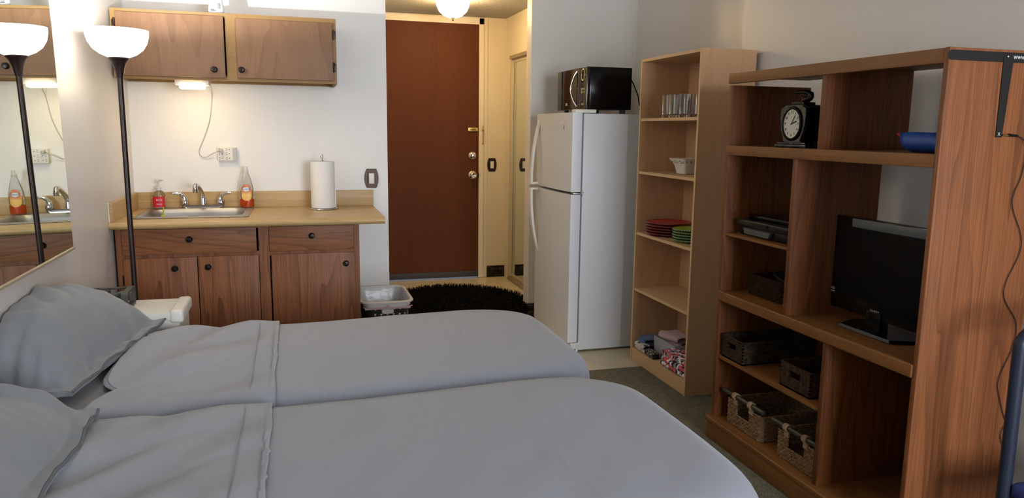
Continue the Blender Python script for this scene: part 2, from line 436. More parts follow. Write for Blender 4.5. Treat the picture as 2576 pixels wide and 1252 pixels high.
# countertop with backsplashes
t = thing('countertop', 'wood-print laminate countertop with backsplash over the walnut base cabinet', 'countertop', (-.22, 4.5, .872))
sx0, sx1, sy0, sy1 = -.815, -.285, 4.325, 4.76     # basin cut-out
w = MB(); y0 = 4.155
for a in ((XL + .001, sx0, y0, YK), (sx1, .472, y0, YK), (sx0, sx1, y0, sy0), (sx0, sx1, sy1, YK)):
    w.box(a[0], a[1], a[2], a[3], .873, .91)
w.build('worktop', M_lam, t, smooth=False)
MB().cyl((XL + .001, y0 + .004, .8915), .0188, .472 - XL - .001, 'X', 16).build('front_edge', M_lam, t)
w = MB(); w.box(XL + .001, .476, YK - .021, YK - .001, .91, 1.008, .002); w.build('back_splash', M_lam, t)
w = MB(); w.box(XL + .001, XL + .021, y0 + .01, YK - .021, .91, 1.008, .002); w.build('side_splash', M_lam, t)
MB().box(XL + .001, XL + .006, y0 + .002, y0 + .012, .872, 1.01).build('caulk_edge', plain('white_caulk', 'E3DDD2', .7), t)

# sink
t = thing('kitchen_sink', 'stainless steel drop-in sink set in the laminate countertop', 'sink', (-.55, 4.54, .91))
def ringgrid(w, rings, fill=True):
    b = w.bm; prev = None
    for ring, z in rings:
        cur = [b.verts.new((p[0], p[1], z)) for p in ring]
        if prev:
            n = len(cur)
            for i in range(n): b.faces.new((prev[i], prev[(i + 1) % n], cur[(i + 1) % n], cur[i]))
        prev = cur
    if fill: b.faces.new(prev)
w = MB(); ringgrid(w, [(rrect(-.838, -.255, 4.285, 4.805, .03), .9105), (rrect(-.838, -.255, 4.285, 4.805, .03), .914), (rrect(-.83, -.263, 4.293, 4.797, .03), .917),
    (rrect(-.812, -.288, 4.327, 4.73, .07), .9165), (rrect(-.806, -.294, 4.333, 4.724, .07), .911), (rrect(-.80, -.30, 4.34, 4.716, .07), .89), (rrect(-.79, -.31, 4.35, 4.706, .08), .78), (rrect(-.75, -.35, 4.39, 4.67, .08), .755)])
w.build('sink_basin', M_steel, t, solid=.001)
MB().lathe([(0, .001), (.038, .001), (.042, .004), (.03, .002)], (-.55, 4.53, .755)).build('drain', M_chrome, t)
t = thing('faucet', 'chrome two-handle faucet behind the steel sink basin', 'faucet', (-.537, 4.765, .917))
fy = 4.765
w = MB(); w.prism([(p[0], p[1]) for p in rrect(-.655, -.42, fy - .028, fy + .028, .026)], .917, .937, 'XY', bev=.004)
w.build('base_plate', M_chrome, t)
w = MB(); w.lathe([(.022, 0), (.021, .02), (.018, .045), (.012, .05), (0, .05)], (-.537, fy, .936))
w.tube(smoothpath([(-.537, fy, .975), (-.537, fy - .04, 1.01), (-.54, fy - .12, 1.045), (-.545, fy - .20, 1.068), (-.547, fy - .235, 1.066), (-.547, fy - .245, 1.05)], 5), [.014] * 20 + [.0135] * 6, 12)
w.lathe([(0, 0), (.014, 0), (.015, .022), (.01, .026), (0, .026)], (-.547, fy - .246, 1.028))
w.build('spout', M_chrome, t)
for sgn, hx in ((-1, -.637), (1, -.438)):
    w = MB(); w.lathe([(.022, 0), (.024, .012), (.02, .03), (.015, .042), (0, .046)], (hx, fy, .936))
    w.tube(smoothpath([(hx, fy, .965), (hx + sgn * .008, fy - .005, .99), (hx + sgn * .03, fy - .012, 1.005), (hx + sgn * .062, fy - .02, 1.006)], 5), [.013] * 4 + [.011] * 5 + [.008] * 5 + [.006] * 2, 10)
    w.build('lever_handle', M_chrome, t)
# scrub brush in the basin
w = MB(); w.box(-.012, .012, -.01, .01, 0, .028, .003); w.tube([(0, 0, .02), (.002, -.006, .06), (.003, -.01, .075)], .004, 8)
o = w.build('dish_scrubber', plain('yellow_plastic', 'C9CF3A', .5), loc=(-.742, 4.66, .86), local=True)
tag(o, 'small yellow-green scrubber at the left end of the sink basin', 'scrubber')

def bottle(name, label, cat, loc, prof, mat, sx=1, sy=.6, seg=36):
    t = thing(name, label, cat, loc); MB().lathe(prof, seg=seg, sx=sx, sy=sy).build('bottle_body', mat, t, local=True); return t
# orange dish soap
t = bottle('dish_soap_bottle', 'clear dish soap bottle with orange liquid right of the faucet', 'soap bottle', (-.287, 4.745, .917),
    [(0, 0), (.037, .002), (.041, .01), (.0405, .04), (.041, .08), (.038, .12), (.03, .155), (.02, .19), (.0135, .212), (.0135, .222), (0, .222)], M_clearP)
MB().lathe([(0, .003), (.035, .004), (.039, .012), (.0385, .04), (.0388, .052), (0, .052)], sx=1, sy=.6).build('liquid', plain('orange_soap', 'E0531A', .15, spec=.6), t, local=True)
MB().lathe([(.0138, .208), (.0148, .21), (.0146, .222), (.011, .226), (.0105, .24), (.007, .246), (0, .246)], seg=20).build('cap', plain('frosted_cap', 'CFCDCB', .4), t, local=True)
def curved_label(root, name, mat, outline, rad, sy, off=.0006, label=None):
    """outline in (angle-width u, z); wraps the front of an elliptical body"""
    b = MB(); vs = []
    n = 14; zs = sorted(set(z for _, z in outline)); zmin, zmax = zs[0], zs[-1]
    def width(z):
        for (u1, z1), (u2, z2) in zip(outline, outline[1:]):
            if z1 <= z <= z2: return u1 + (u2 - u1) * (z - z1) / max(z2 - z1, 1e-9)
        return outline[-1][0]
    def f(u, v):
        z = zmin + (zmax - zmin) * v; h = width(z); x = -h + 2 * h * u; r = rad(z) + off
        return (x, -sy * math.sqrt(max(r * r - x * x, 0)), z)
    b.grid(n, 20, f); return b.build(name, mat, root, local=True, label=label)
def oranglabel():
    m, nt, b = newmat('orange_label'); v = coords(nt)
    sp = N(nt, 'ShaderNodeSeparateXYZ'); link(nt, v, sp.inputs[0])
    c = ramp(nt, math_(nt, 'DIVIDE', sp.outputs[2], .16), [(.3, srgb('E8A33A')), (.5, srgb('EFC152')), (.58, srgb('D8682E')), (.8, srgb('B5401C'))])
    c = mix_rgb(nt, math_(nt, 'MULTIPLY', noise_(nt, v, 60, 2), .5), c, srgb('F2D9A0')); link(nt, c, b.inputs['Base Color']); return m
rad = lambda z: .0405 if z < .09 else .0405 - (z - .09) * .11
curved_label(t, 'label_sticker', oranglabel(), [(.008, .042), (.022, .05), (.028, .065), (.029, .11), (.022, .132), (.010, .14)], rad, .6)
w = MB(); w.lathe([(0, 0), (.019, 0), (.019, .0008), (0, .0008)], sy=.62, M=Matrix.Translation((-.002, -.0262, .111)) @ Matrix.Rotation(PI / 2, 4, 'X')); w.build('logo_oval', plain('label_white', 'EDEDF2', .5), t, local=True)
w = MB(); w.text('DAWN', .0145, Matrix.Translation((-.002, -.0278, .111)) @ Matrix.Rotation(PI / 2, 4, 'X')); w.build('logo_lettering', plain('label_blue', '1B3F86', .5), t, local=True, smooth=False)
# hand soap
t = bottle('hand_soap_bottle', 'pump hand soap bottle with red label left of the faucet', 'soap bottle', (-.775, 4.755, .917),
    [(0, 0), (.033, .001), (.0365, .006), (.037, .02), (.037, .078), (.034, .092), (.024, .102), (.0145, .106), (.014, .112), (0, .112)], M_clearP, sy=.65)
MB().lathe([(0, .004), (.034, .006), (.0345, .03), (.0345, .06), (0, .06)], sy=.65).build('liquid', plain('pale_soap', 'E7D3C4', .2), t, local=True)
curved_label(t, 'label_sticker', plain('label_red', 'C2252C', .5), [(.033, .01), (.033, .073)], lambda z: .0368, .65)
w = MB(); w.text('ECOS', .013, Matrix.Translation((.004, -.0262, .052)) @ Matrix.Rotation(PI / 2, 4, 'X')); w.box(-.012, .018, -.0265, -.0255, .028, .030)
w.build('label_lettering', plain('label_white', 'EDEDF2', .5), t, local=True, smooth=False)
w = MB(); w.lathe([(.0165, .108), (.0165, .122), (.011, .128), (.005, .13), (.005, .158), (.012, .16), (.012, .166), (0, .168)], seg=20)
w.tube([(0, 0, .163), (.012, -.008, .168), (.03, -.02, .166)], [.006, .005, .004], 8)
w.build('pump_head', plain('frosted_cap', 'CFCDCB', .4), t, local=True)
MB().cyl((0, 0, .01), .003, .11, seg=8).build('dip_tube', M_whiteP, t, local=True)

# paper towel
t = thing('paper_towel_holder', 'wire paper towel stand with hook top at the right end of the counter', 'paper towel holder', (.158, 4.64, .91))
w = MB(); w.tube([(.083 * math.cos(a * PI / 16), .083 * math.sin(a * PI / 16), .005) for a in range(32)], .003, 8, True)
w.tube([(-.083, 0, .005), (.083, 0, .005)], .0025); w.tube([(0, -.083, .005), (0, .083, .005)], .0025)
w.tube([(0, 0, .005), (0, 0, .298)], .004)
w.tube(smoothpath([(0, 0, .296), (-.002, 0, .305), (-.009, 0, .312), (-.010, 0, .323), (-.003, 0, .33), (.003, 0, .322), (.001, 0, .306)], 4), .0025)
w.build('wire_stand', M_chrome, t, local=True)
w = MB(); w.lathe([(.02, .01), (.071, .01), (.0725, .016), (.0725, .282), (.070, .288), (.02, .288), (.02, .01)], seg=48)
w.box(.068, .0728, -.03, -.028, .012, .286)
o = w.build('paper_towel_roll', M_paper, loc=(.158, 4.64, .91), local=True)
tag(o, 'full white paper towel roll standing upright on the counter', 'paper towel')

# ------------------------------------------------------------------ upper cabinet
t = thing('wall_cabinet', 'long birch wall cabinet with two doors hung above the sink', 'cabinet', (-.33, 4.66, 1.645))
ux0, ux1 = -.912, .247
w = MB(); w.box(ux0, ux0 + .016, 4.49, 4.835, 1.655, 2.005); w.box(ux1 - .016, ux1, 4.49, 4.835, 1.645, 2.008); w.box(ux0, ux1, 4.49, 4.835, 1.99, 2.006); w.box(ux0, ux1, 4.50, 4.835, 1.668, 1.682); w.box(ux0, ux1, 4.82, 4.835, 1.65, 2.0)
w.build('carcass', M_plyedge, t, smooth=False)
w = MB()
for a, b_ in ((ux0, -.885), (-.345, -.285), (.222, ux1)): w.box(a, b_, 4.474, 4.492, 1.647, 2.008)
w.box(ux0, ux1, 4.476, 4.493, 1.985, 2.009); w.box(ux0, ux1, 4.476, 4.493, 1.647, 1.672)
w.build('face_frame', M_plyedge, t, smooth=False)
kb = plain('bronze_knob', '241A18', .3, .5)
o = MB().box(-.885, -.352, 4.455, 4.470, 1.662, 1.990, .003).build('door', M_ply, t)
w = MB(); knob(w, -.408, 4.455, 1.706, .017); w.build('knob', kb, o)
o = MB().box(-.291, .224, 4.459, 4.474, 1.664, 1.984, .003).build('door', M_ply, t)
w = MB(); knob(w, -.268, 4.459, 1.709, .017); w.build('knob', kb, o)
for hx, hz in ((-.893, 1.93), (-.893, 1.72), (.232, 1.92), (.232, 1.74)):
    w = MB(); w.cyl((hx, 4.468, hz - .028), .005, .056, seg=10); w.box(hx - .012, hx + .012, 4.469, 4.474, hz - .02, hz + .02, .002); w.build('hinge', M_bronze, t)

# lotion bottle on top
t = thing('lotion_bottle', 'white plastic bottle standing on top of the birch wall cabinet', 'bottle', (-.392, 4.55, 2.009))
MB().lathe([(0, 0), (.036, .001), (.041, .008), (.0405, .03), (.035, .07), (.029, .11), (.024, .135), (.015, .15), (.013, .16), (0, .16)], sy=.7).build('bottle_body', plain('bottle_white', 'DADCE4', .35), t, local=True)
MB().lathe([(.015, .158), (.016, .16), (.016, .185), (0, .187)], seg=20).build('cap', M_whiteP, t, local=True)
w = MB(); w.box(-.026, .002, -.0302, -.0285, .016, .020); w.box(-.026, -.006, -.0298, -.028, .022, .026)
for k in range(6): w.box(.010, .024, -.0275, -.0225, .03 + k * .005, .032 + k * .005)
w.build('label_print', plain('print_dark', '3C3F48', .6), t, local=True, smooth=False)

# under-cabinet light, its cord and the outlet adapter
t = thing('under_cabinet_light', 'small glowing light fixture under the birch wall cabinet', 'light fixture', (-.535, 4.56, 1.645))
MB().box(-.622, -.447, 4.515, 4.60, 1.622, 1.666, .004).build('housing', M_whiteP, t)
MB().box(-.600, -.470, 4.508, 4.585, 1.602, 1.626, .011, 3).build('diffuser', plain('warm_glow', 'FFF3DC', .4, emit='FFDFA6', estr=42), t)
w = MB(); w.tube(smoothpath([(-.45, 4.58, 1.64), (-.458, 4.70, 1.655), (-.463, 4.83, 1.58), (-.483, 4.834, 1.44), (-.519, 4.834, 1.334), (-.549, 4.834, 1.263), (-.547, 4.832, 1.228), (-.519, 4.83, 1.214), (-.475, 4.822, 1.236), (-.432, 4.806, 1.257)], 6), .0024, 7)
w.box(-.436, -.416, 4.79, 4.812, 1.250, 1.266, .003)
tag(w.build('power_cord', plain('grey_cord', 'B9B6AE', .5), loc=(-.45, 4.83, 1.25)), 'pale thin power cord looping from the under-cabinet light to the outlet', 'cord')
t = thing('outlet_adapter', 'white six-socket wall tap on the kitchen wall above the sink', 'power outlet', (-.394, YK, 1.235))
MB().box(-.449, -.340, 4.812, YK, 1.194, 1.275, .005).build('adapter_body', M_whiteP, t)
w = MB()
for cx in (-.428, -.388):
    for cz in (1.262, 1.236, 1.21):
        w.box(cx - .013, cx - .004, 4.8108, 4.8125, cz + .004, cz + .0058); w.box(cx - .013, cx - .004, 4.8108, 4.8125, cz - .006, cz - .0042); w.cyl((cx + .008, 4.8125, cz), .0025, -.0015, 'Y', 10)
w.build('socket_slots', M_dark, t, smooth=False)
MB().box(-.362, -.341, 4.811, 4.8125, 1.198, 1.271).build('side_strip', plain('grey_strip', 'B8B6B2', .5), t)

# ------------------------------------------------------------------ wall mirror (leans back slightly)
t = thing('wall_mirror', 'large frameless mirror on the left wall beside the floor lamp', 'mirror', (-.893, 2.4, .898))
t.rotation_euler = (0, -R(.85), 0)
MB().box(-.001, .0, -2.0, 1.017, .0, 1.15).build('mirror_glass', M_mirror, t, local=True, smooth=False)
MB().box(-.006, -.0012, -2.0, 1.017, .0, 1.15).build('backing', plain('mirror_back', '4A4038', .6), t, local=True, smooth=False)
MB().box(-.008, .006, -2.0, 1.019, -.008, .001, .001).build('bottom_channel', plain('light_channel', 'BFAF97', .4, .3), t, local=True)

# ------------------------------------------------------------------ floor lamp
LX, LY = -.713, 3.612
t = thing('floor_lamp', 'dark brown torchiere floor lamp with glowing white bowl shade by the left wall', 'floor lamp', (LX, LY, 0))
MB().lathe([(0, 0), (.115, 0), (.12, .008), (.115, .018), (.05, .028), (.016, .04), (.014, .06), (0, .06)], seg=40).build('base', M_lampmetal, t, local=True)
MB().cyl((0, 0, .03), .0115, 1.60, seg=18).build('pole', M_lampmetal, t, local=True)
MB().lathe([(.013, 1.60), (.016, 1.615), (.021, 1.64), (.030, 1.665), (.044, 1.683), (.042, 1.686), (.0, 1.676)], seg=36).build('shade_holder', M_lampmetal, t, local=True)
M_shade = plain('glowing_milk_shade', 'FFFCF4', .5, emit='FFF8EC', estr=11)
MB().lathe([(.0, 1.683), (.040, 1.685), (.072, 1.699), (.098, 1.72), (.115, 1.748), (.122, 1.775), (.1235, 1.80), (.1205, 1.80), (.119, 1.776), (.112, 1.75), (.095, 1.724), (.07, 1.704), (.04, 1.69), (0, 1.688)], seg=48).build('lamp_shade', M_shade, t, local=True)
MB().lathe([(0, 1.692), (.014, 1.692), (.026, 1.715), (.026, 1.735), (.016, 1.755), (0, 1.76)], seg=20).build('bulb', plain('bulb_glow', 'FFFFFF', .5, emit='FFF0D8', estr=30), t, local=True)

# ------------------------------------------------------------------ nightstand + rack
t = thing('nightstand', 'low white wicker-textured stand between far bed and kitchen cabinet', 'nightstand', (-.69, 3.42, 0))
w = MB(); w.box(-.895, -.485, 3.285, 3.56, .02, .60, .012); w.build('body', M_wicker, t)
w = MB(); w.box(-.90, -.50, 3.28, 3.562, .598, .632, .008); w.build('top_panel', M_wicker, t)
w = MB(); w.box(-.525, -.470, 3.275, 3.562, .585, .641, .018, 4); w.build('rounded_edge', M_whiteP, t)
MB().box(-.90, -.865, 3.275, 3.562, .60, .64, .012, 3).build('rounded_edge', M_whiteP, t)
rk = plain('gunmetal_plastic', '4A4A47', .45)
t = thing('tabletop_rack', 'dark grey rounded-end metal rack standing on the white stand', 'rack', (-.76, 3.42, .634))
def yzring(x0, x1, outer, inner):
    w = MB(); b = w.bm; n = len(outer)
    vs = [[b.verts.new((x, p[0], p[1])) for p in o] for x in (x0, x1) for o in (outer, inner)]
    for i in range(n):
        j = (i + 1) % n
        for a, c in ((0, 1), (2, 3), (0, 2), (1, 3)): b.faces.new((vs[a][i], vs[a][j], vs[c][j], vs[c][i]))
    return w
w = yzring(-.712, -.688, rrect(3.335, 3.50, .636, .712, .016), rrect(3.347, 3.488, .645, .703, .012)); w.build('end_frame', rk, t)
w = yzring(-.80, -.785, rrect(3.335, 3.50, .636, .70, .016), rrect(3.347, 3.488, .645, .69, .012)); w.build('end_frame', rk, t)
w = MB(); w.tube([(-.89, 3.49, .703), (-.70, 3.49, .703)], .005); w.build('rail', rk, t)
w = MB(); w.tube([(-.87, 3.40, .655), (-.70, 3.47, .69)], .014, 12); w.build('cross_tube', rk, t)

# ------------------------------------------------------------------ beds
def bed_pt(x0, x1, y0, y1, zt, a, b_, off=0, zbot=.12, r=.14, er=.07):
    """a,b in [-1,1]: rounded-box cloth shape; a along X, b along Y"""
    hx, hy = (x1 - x0) / 2, (y1 - y0) / 2; cx, cy = (x0 + x1) / 2, (y0 + y1) / 2
    m = max(abs(a), abs(b_), 1e-6); sa, sb = a / m, b_ / m
    # profile along m: top until .8, arc to .9, drop to 1
    if m < .8: inset = (1 - m / .8); h = 0; s = m / .8; ins = er; k = s
    else: k = 1
    if m < .8: gx, gy, z = (hx - er) * k, (hy - er) * k, zt
    elif m < .9:
        t_ = (m - .8) / .1 * PI / 2; gx, gy = hx - er + er * math.sin(t_), hy - er + er * math.sin(t_); z = zt - er + er * math.cos(t_)
    else:
        gx, gy = hx, hy; z = zt - er - (m - .9) / .1 * (zt - er - zbot)
    x, y = sa * gx, sb * gy; rr = min(r, gx * .9, gy * .9)
    if m < .8: rr *= k
    if abs(x) > gx - rr and abs(y) > gy - rr:
        vx, vy = abs(x) - (gx - rr), abs(y) - (gy - rr); q = rr / math.hypot(vx, vy) * max(vx, vy) / rr
        # map square corner to arc
        ll = math.hypot(vx, vy); mm = max(vx, vy)
        vx, vy = vx * mm / ll, vy * mm / ll
        x = math.copysign(gx - rr + vx, x); y = math.copysign(gy - rr + vy, y)
    nx = off * (1 if m >= .8 else 0) * (x / max(gx, .01)) ** 3; ny = off * (1 if m >= .8 else 0) * (y / max(gy, .01)) ** 3
    return Vector((cx + x + nx, cy + y + ny, z + (off if m < .9 else 0)))
def nz(x, y, z=0): return noise.noise(Vector((x, y, z)))
BEDS = [(-.86, 1.015, 2.278, 3.262, .568, 'far'), (-.86, 1.04, 1.27, 2.25, .578, 'near')]
def a_for_x(x, b_, x0, x1, er=.085):
    hx, cx = (x1 - x0) / 2, (x0 + x1) / 2; m = abs(b_)
    if m < .8: return .8 * (x - cx) / (hx - er)
    t_ = min(1, (m - .8) / .1) * PI / 2; gx = hx - er + er * math.sin(t_)
    return (x - cx) / gx * m
hem = plain('grey_hem', '8A8D97', .8)
for (x0, x1, y0, y1, zt, nm) in BEDS:
    k = 1 if nm == 'far' else 2
    where = 'beside the kitchen side' if nm == 'far' else 'in the foreground'
    t = thing('twin_bed', ('farther' if nm == 'far' else 'nearer') + ' twin bed ' + where + ' with grey fitted sheet', 'bed', ((x0 + x1) / 2, (y0 + y1) / 2, 0), group=None)
    w = MB(); w.grid(60, 50, lambda u, v: bed_pt(x0, x1 - .012, y0 + .012, y1 - .012, zt - .008, u * 2 - 1, v * 2 - 1, 0, .3) + Vector((0, 0, .004 * nz(u * 5, v * 9, k)))); w.build('mattress', M_mattress, t)
    MB().box(x0 + .02, x1 - .06, y0 + .05, y1 - .05, .16, .31, .01).build('bed_base', plain('bed_base_grey', '3C3C42', .8), t)
    for lx in (x0 + .1, x1 - .15):
        for ly in (y0 + .12, y1 - .12): MB().cyl((lx, ly, 0), .02, .17).build('leg', M_dark, t)
    t2 = thing('bed_sheet', 'smooth grey top sheet tucked over the ' + ('farther bed' if nm == 'far' else 'nearer foreground bed'), 'bed sheet', ((x0 + x1) / 2, (y0 + y1) / 2, .3))
    def wr(p, amp, hot):
        x, y = p.x, p.y
        d = Vector((.7, -.7, 0)); s_ = (x - y * .8) * 7
        hgt = nz(s_ * .9, (x + y) * 1.6, k * 3) * .6 + nz(x * 2.2, y * 3, k * 7) * .7
        e = (max(0, 1 - (x + .6) / .9) * (.3 + .7 * min(1, max(0, (x + .6) / .12)))) if hot else .25
        if hot: hgt += -1.3 * (.3 - abs(nz(s_ * .55 + k, (x + y) * 1.1, 5)))
        p.z += amp * hgt * (.25 + e) + .012 * math.sin(PI * min(max((y - y0) / (y1 - y0), 0), 1)) * (1 if x > -.1 else .6) + .018 * min(1, max(0, (x - .1) / .6))
        return p
    def fs(u, v):
        b_ = v * 2 - 1; a0 = a_for_x(-.625, b_, x0, x1); a = a0 + (1 - a0) * u
        return wr(bed_pt(x0, x1, y0, y1, zt, a, b_, .006, .14, .22, .085), .008, False)
    w = MB(); w.grid(150, 90, fs); w.build('sheet', M_sheet, t2, solid=.003)
    def fc(u, v):
        b_ = v * 2 - 1; xe = -.086 + .006 * nz(v * 6, k); xs = -.612 + .02 * nz(v * 4, k + 5)
        p = bed_pt(x0, x1, y0, y1, zt, a_for_x(xs + (xe - xs) * u, b_, x0, x1), b_, .016, .2, .22, .085)
        return wr(p, .027 * (1 - .6 * min(1, max(0, (p.x + .2) / .1))), True)
    ex = lambda y: -.088 + .008 * nz(y * 3, k) 
    w = MB(); w.grid(120, 130, fc); w.build('folded_cuff', M_sheet, t2, solid=.004)
    w = MB()
    def fh(u, v):
        p = wr(bed_pt(x0, x1, y0, y1, zt, 0, v * 1.7 - .85, .016, .2, .16, .085), 0, True)
        q = Vector((-.162 + u * .003, p.y, p.z)); 
        q = wr(Vector((q.x, q.y, p.z)), .017, True); q.z += .0022 - .012 * math.sin(PI * min(max((q.y - y0) / (y1 - y0), 0), 1)) * .6 ; return q
    w.grid(2, 60, fh); w.build('hem_stitch', hem, t2)

def pillow(label, loc, y0, y1, xr0, xr1, zt, zb, seed, farz=0, tiltw=.0):
    """soft pillow lying against the wall: right edge runs from xr0 (near end) to xr1 (far end)"""
    w = MB(); xl = XL + .014
    def top(u, v, s_):
        xr = xr0 + (xr1 - xr0) * v + .012 * nz(v * 5, seed)
        ye0, ye1 = y0 + .015 * nz(u * 6, seed, 3), y1 + .012 * nz(u * 5, seed, 8)
        x = xl + (xr - xl) * u; y = ye0 + (ye1 - ye0) * v
        ub, vb = min(1, u / .90), min(1, max(0, (v - .05) / .93))
        pr = max(0, 1 - ub ** 3.2) ** .62
        a = abs(vb * 2 - 1); pv = max(0, 1 - a ** (3.4 if vb < .5 else 3.4 - farz)) ** .55
        if farz: pv = max(pv, min(1, farz * vb ** 2 * (1 - max(0, vb - .93) / .07) ** .5))
        h = pr * pv
        if s_ < 0: return Vector((x, y, zb + .004 * nz(x * 9, y * 9, 4)))
        d1 = abs(nz((x * .9 + y * .5) * 11 + seed, (y - x) * 2.4, 1)); d2 = nz(x * 8, y * 6 + seed, 2); d3 = abs(nz(x * 3.5 + seed, y * 10, 9))
        wr_ = (-.020 * (.35 - d1) + .012 * d2 - .010 * (.3 - d3)) * min(1, h * 2.2 + .12)
        fl = .014 * nz(y * 13 + seed, x * 9, 6) + .012
        return Vector((x + .01 * d2, y, zb + .008 + h * (zt - zb) * (1 - tiltw * (1 - u)) + wr_ + fl * (1 - min(1, h * 4))))
    w.grid(70, 100, lambda u, v: top(u, v, 1)); w.grid(70, 100, lambda u, v: top(u, v, -1))
    b = w.bm; b.edges.ensure_lookup_table()
    be = [e for e in b.edges if e.is_boundary]
    bmesh.ops.bridge_loops(b, edges=be)
    o = w.build('pillow', M_pillow, loc=loc)
    w2 = MB(); pts = [top(1, i / 50, 1) + Vector((.003, 0, -.004)) for i in range(51)]
    w2.tube(pts, .0045, 8); h = w2.build('pillowcase_hem', plain('dark_hem', '62656B', .8), o)
    tag(o, label, 'pillow'); return o
pillow('puffy grey pillow on the farther bed by the white stand', (-.75, 2.84, .59), 2.43, 3.285, -.672, -.548, .812, .588, 3)
pillow('grey pillow on the nearer foreground bed, cut by the left edge', (-.75, 1.75, .59), 1.34, 2.222, -.540, -.556, .770, .600, 11, farz=.93)

# ------------------------------------------------------------------ waste basket
def dots():
    m, nt, b = newmat('dotted_dark_plastic'); v = coords(nt)
    sp = N(nt, 'ShaderNodeSeparateXYZ'); link(nt, v, sp.inputs[0])
    u = math_(nt, 'ADD', sp.outputs[0], sp.outputs[1])
    fu = math_(nt, 'SUBTRACT', math_(nt, 'FRACT', math_(nt, 'DIVIDE', u, .036)), .5)
    fv = math_(nt, 'SUBTRACT', math_(nt, 'FRACT', math_(nt, 'DIVIDE', sp.outputs[2], .030)), .5)
    d = math_(nt, 'SQRT', math_(nt, 'ADD', math_(nt, 'MULTIPLY', fu, fu), math_(nt, 'MULTIPLY', fv, fv)))
    f = math_(nt, 'LESS_THAN', d, .17)
    link(nt, mix_rgb(nt, f, srgb('2A2A2C'), srgb('D8D6D2')), b.inputs['Base Color']); b.inputs['Roughness'].default_value = .4; return m
t = thing('waste_basket', 'rectangular dark dotted waste basket with white rim beside the base cabinet', 'waste basket', (.51, 4.66, 0))
def rr2(cx, cy, hx, hy, r): return rrect(cx - hx, cx + hx, cy - hy, cy + hy, r)
w = MB(); ringgrid(w, [(rr2(.51, 4.66, .137, .202, .05), .334), (rr2(.51, 4.66, .137, .202, .05), .335), (rr2(.51, 4.66, .105, .165, .05), .002)]); w.build('basket_body', dots(), t, solid=.003)
w = MB(); ringgrid(w, [(rr2(.51, 4.66, .136, .201, .05), .327), (rr2(.51, 4.66, .141, .206, .055), .329), (rr2(.51, 4.66, .143, .208, .055), .345), (rr2(.51, 4.66, .156, .222, .06), .35), (rr2(.51, 4.66, .157, .223, .06), .358), (rr2(.51, 4.66, .143, .208, .05), .36), (rr2(.51, 4.66, .138, .203, .05), .352)], False)
w.build('rim', M_whiteP, t)
w = MB(); w.prism([(.51 + (p[0] - .51), p[1]) for p in rrect(.475, .545, .290, .314, .0115)], 4.66 - .2045, 4.66 - .190); w.build('handle_opening', M_whiteP, t)
w = MB()
rings = []
for i, (s_, z) in enumerate(((.137, .352), (.122, .30), (.112, .2), (.092, .08))):
    ring = [(p[0] + .006 * nz(p[0] * 30, p[1] * 30, z * 30), p[1] + .006 * nz(p[1] * 30, p[0] * 30, z * 20)) for p in rrect(.51 - s_, .51 + s_, 4.66 - s_ - .065, 4.66 + s_ + .065, .045, 10)]
    rings.append((ring, z))
ringgrid(w, rings)
w.box(.376, .644, 4.451, 4.455, .316, .330)
ln = tag(w.build('bin_liner', plain('translucent_liner', 'C9CACB', .25, spec=.6, bumps=.8, bscale=30), loc=(.51, 4.66, .08)), 'crinkled translucent bag lining the dotted waste basket', 'bin liner')
w = MB(); w.tube(smoothpath([(.366, 4.452, .331), (.43, 4.447, .322), (.50, 4.446, .328), (.51, 4.444, .340), (.52, 4.446, .327), (.59, 4.447, .322), (.655, 4.452, .331)], 5), .003, 6)
o = w.build('drawstring', plain('pink_string', 'D79AA6', .5), loc=(.51, 4.45, .3))
for q in (t, ln, o):   # final size and place of the waste basket, clear of the wall
    q.scale = (1, 1.08, 1.09); q.location = (q.location.x - .012, 4.53 + (q.location.y - 4.66) * 1.08, q.location.z * 1.09)
tag(o, 'pink drawstring of the bag at the front of the waste basket', 'drawstring')

# ------------------------------------------------------------------ refrigerator
t = thing('refrigerator', 'white top-freezer refrigerator with curved handles', 'refrigerator', (2.05, 4.63, 0))
fy0, fy1 = 4.285, 4.985
MB().box(1.70, 2.42, fy0, fy1, .012, 1.504, .004).build('cabinet_body', M_fridge, t)
w = MB(); w.box(1.655, 1.70, fy0 + .01, fy1 - .01, .015, .06, .003); w.build('kick_grille', M_whiteP, t)
w = MB(); w.box(1.692, 1.701, fy0 + .006, fy1 - .006, .066, 1.495); w.build('door_gasket', plain('gasket_grey', '77787C', .6), t)
def fdoor(name, z0, z1):
    w = MB()
    prof = []
    for i in range(11):
        s_ = i / 10; prof.append((1.628 - .018 * math.sin(PI * s_), fy0 + .004 + (fy1 - fy0 - .008) * s_))
    poly = [(1.69, fy0 + .002)] + [(1.636, fy0 + .002)] + [(x, y) for x, y in prof] + [(1.636, fy1 - .002), (1.69, fy1 - .002)]
    w.prism(poly, z0, z1, 'XY'); return w.build(name, M_fridge, t)
dz = fdoor('freezer_door', 1.024, 1.508); fz = fdoor('fridge_door', .064, 1.008)
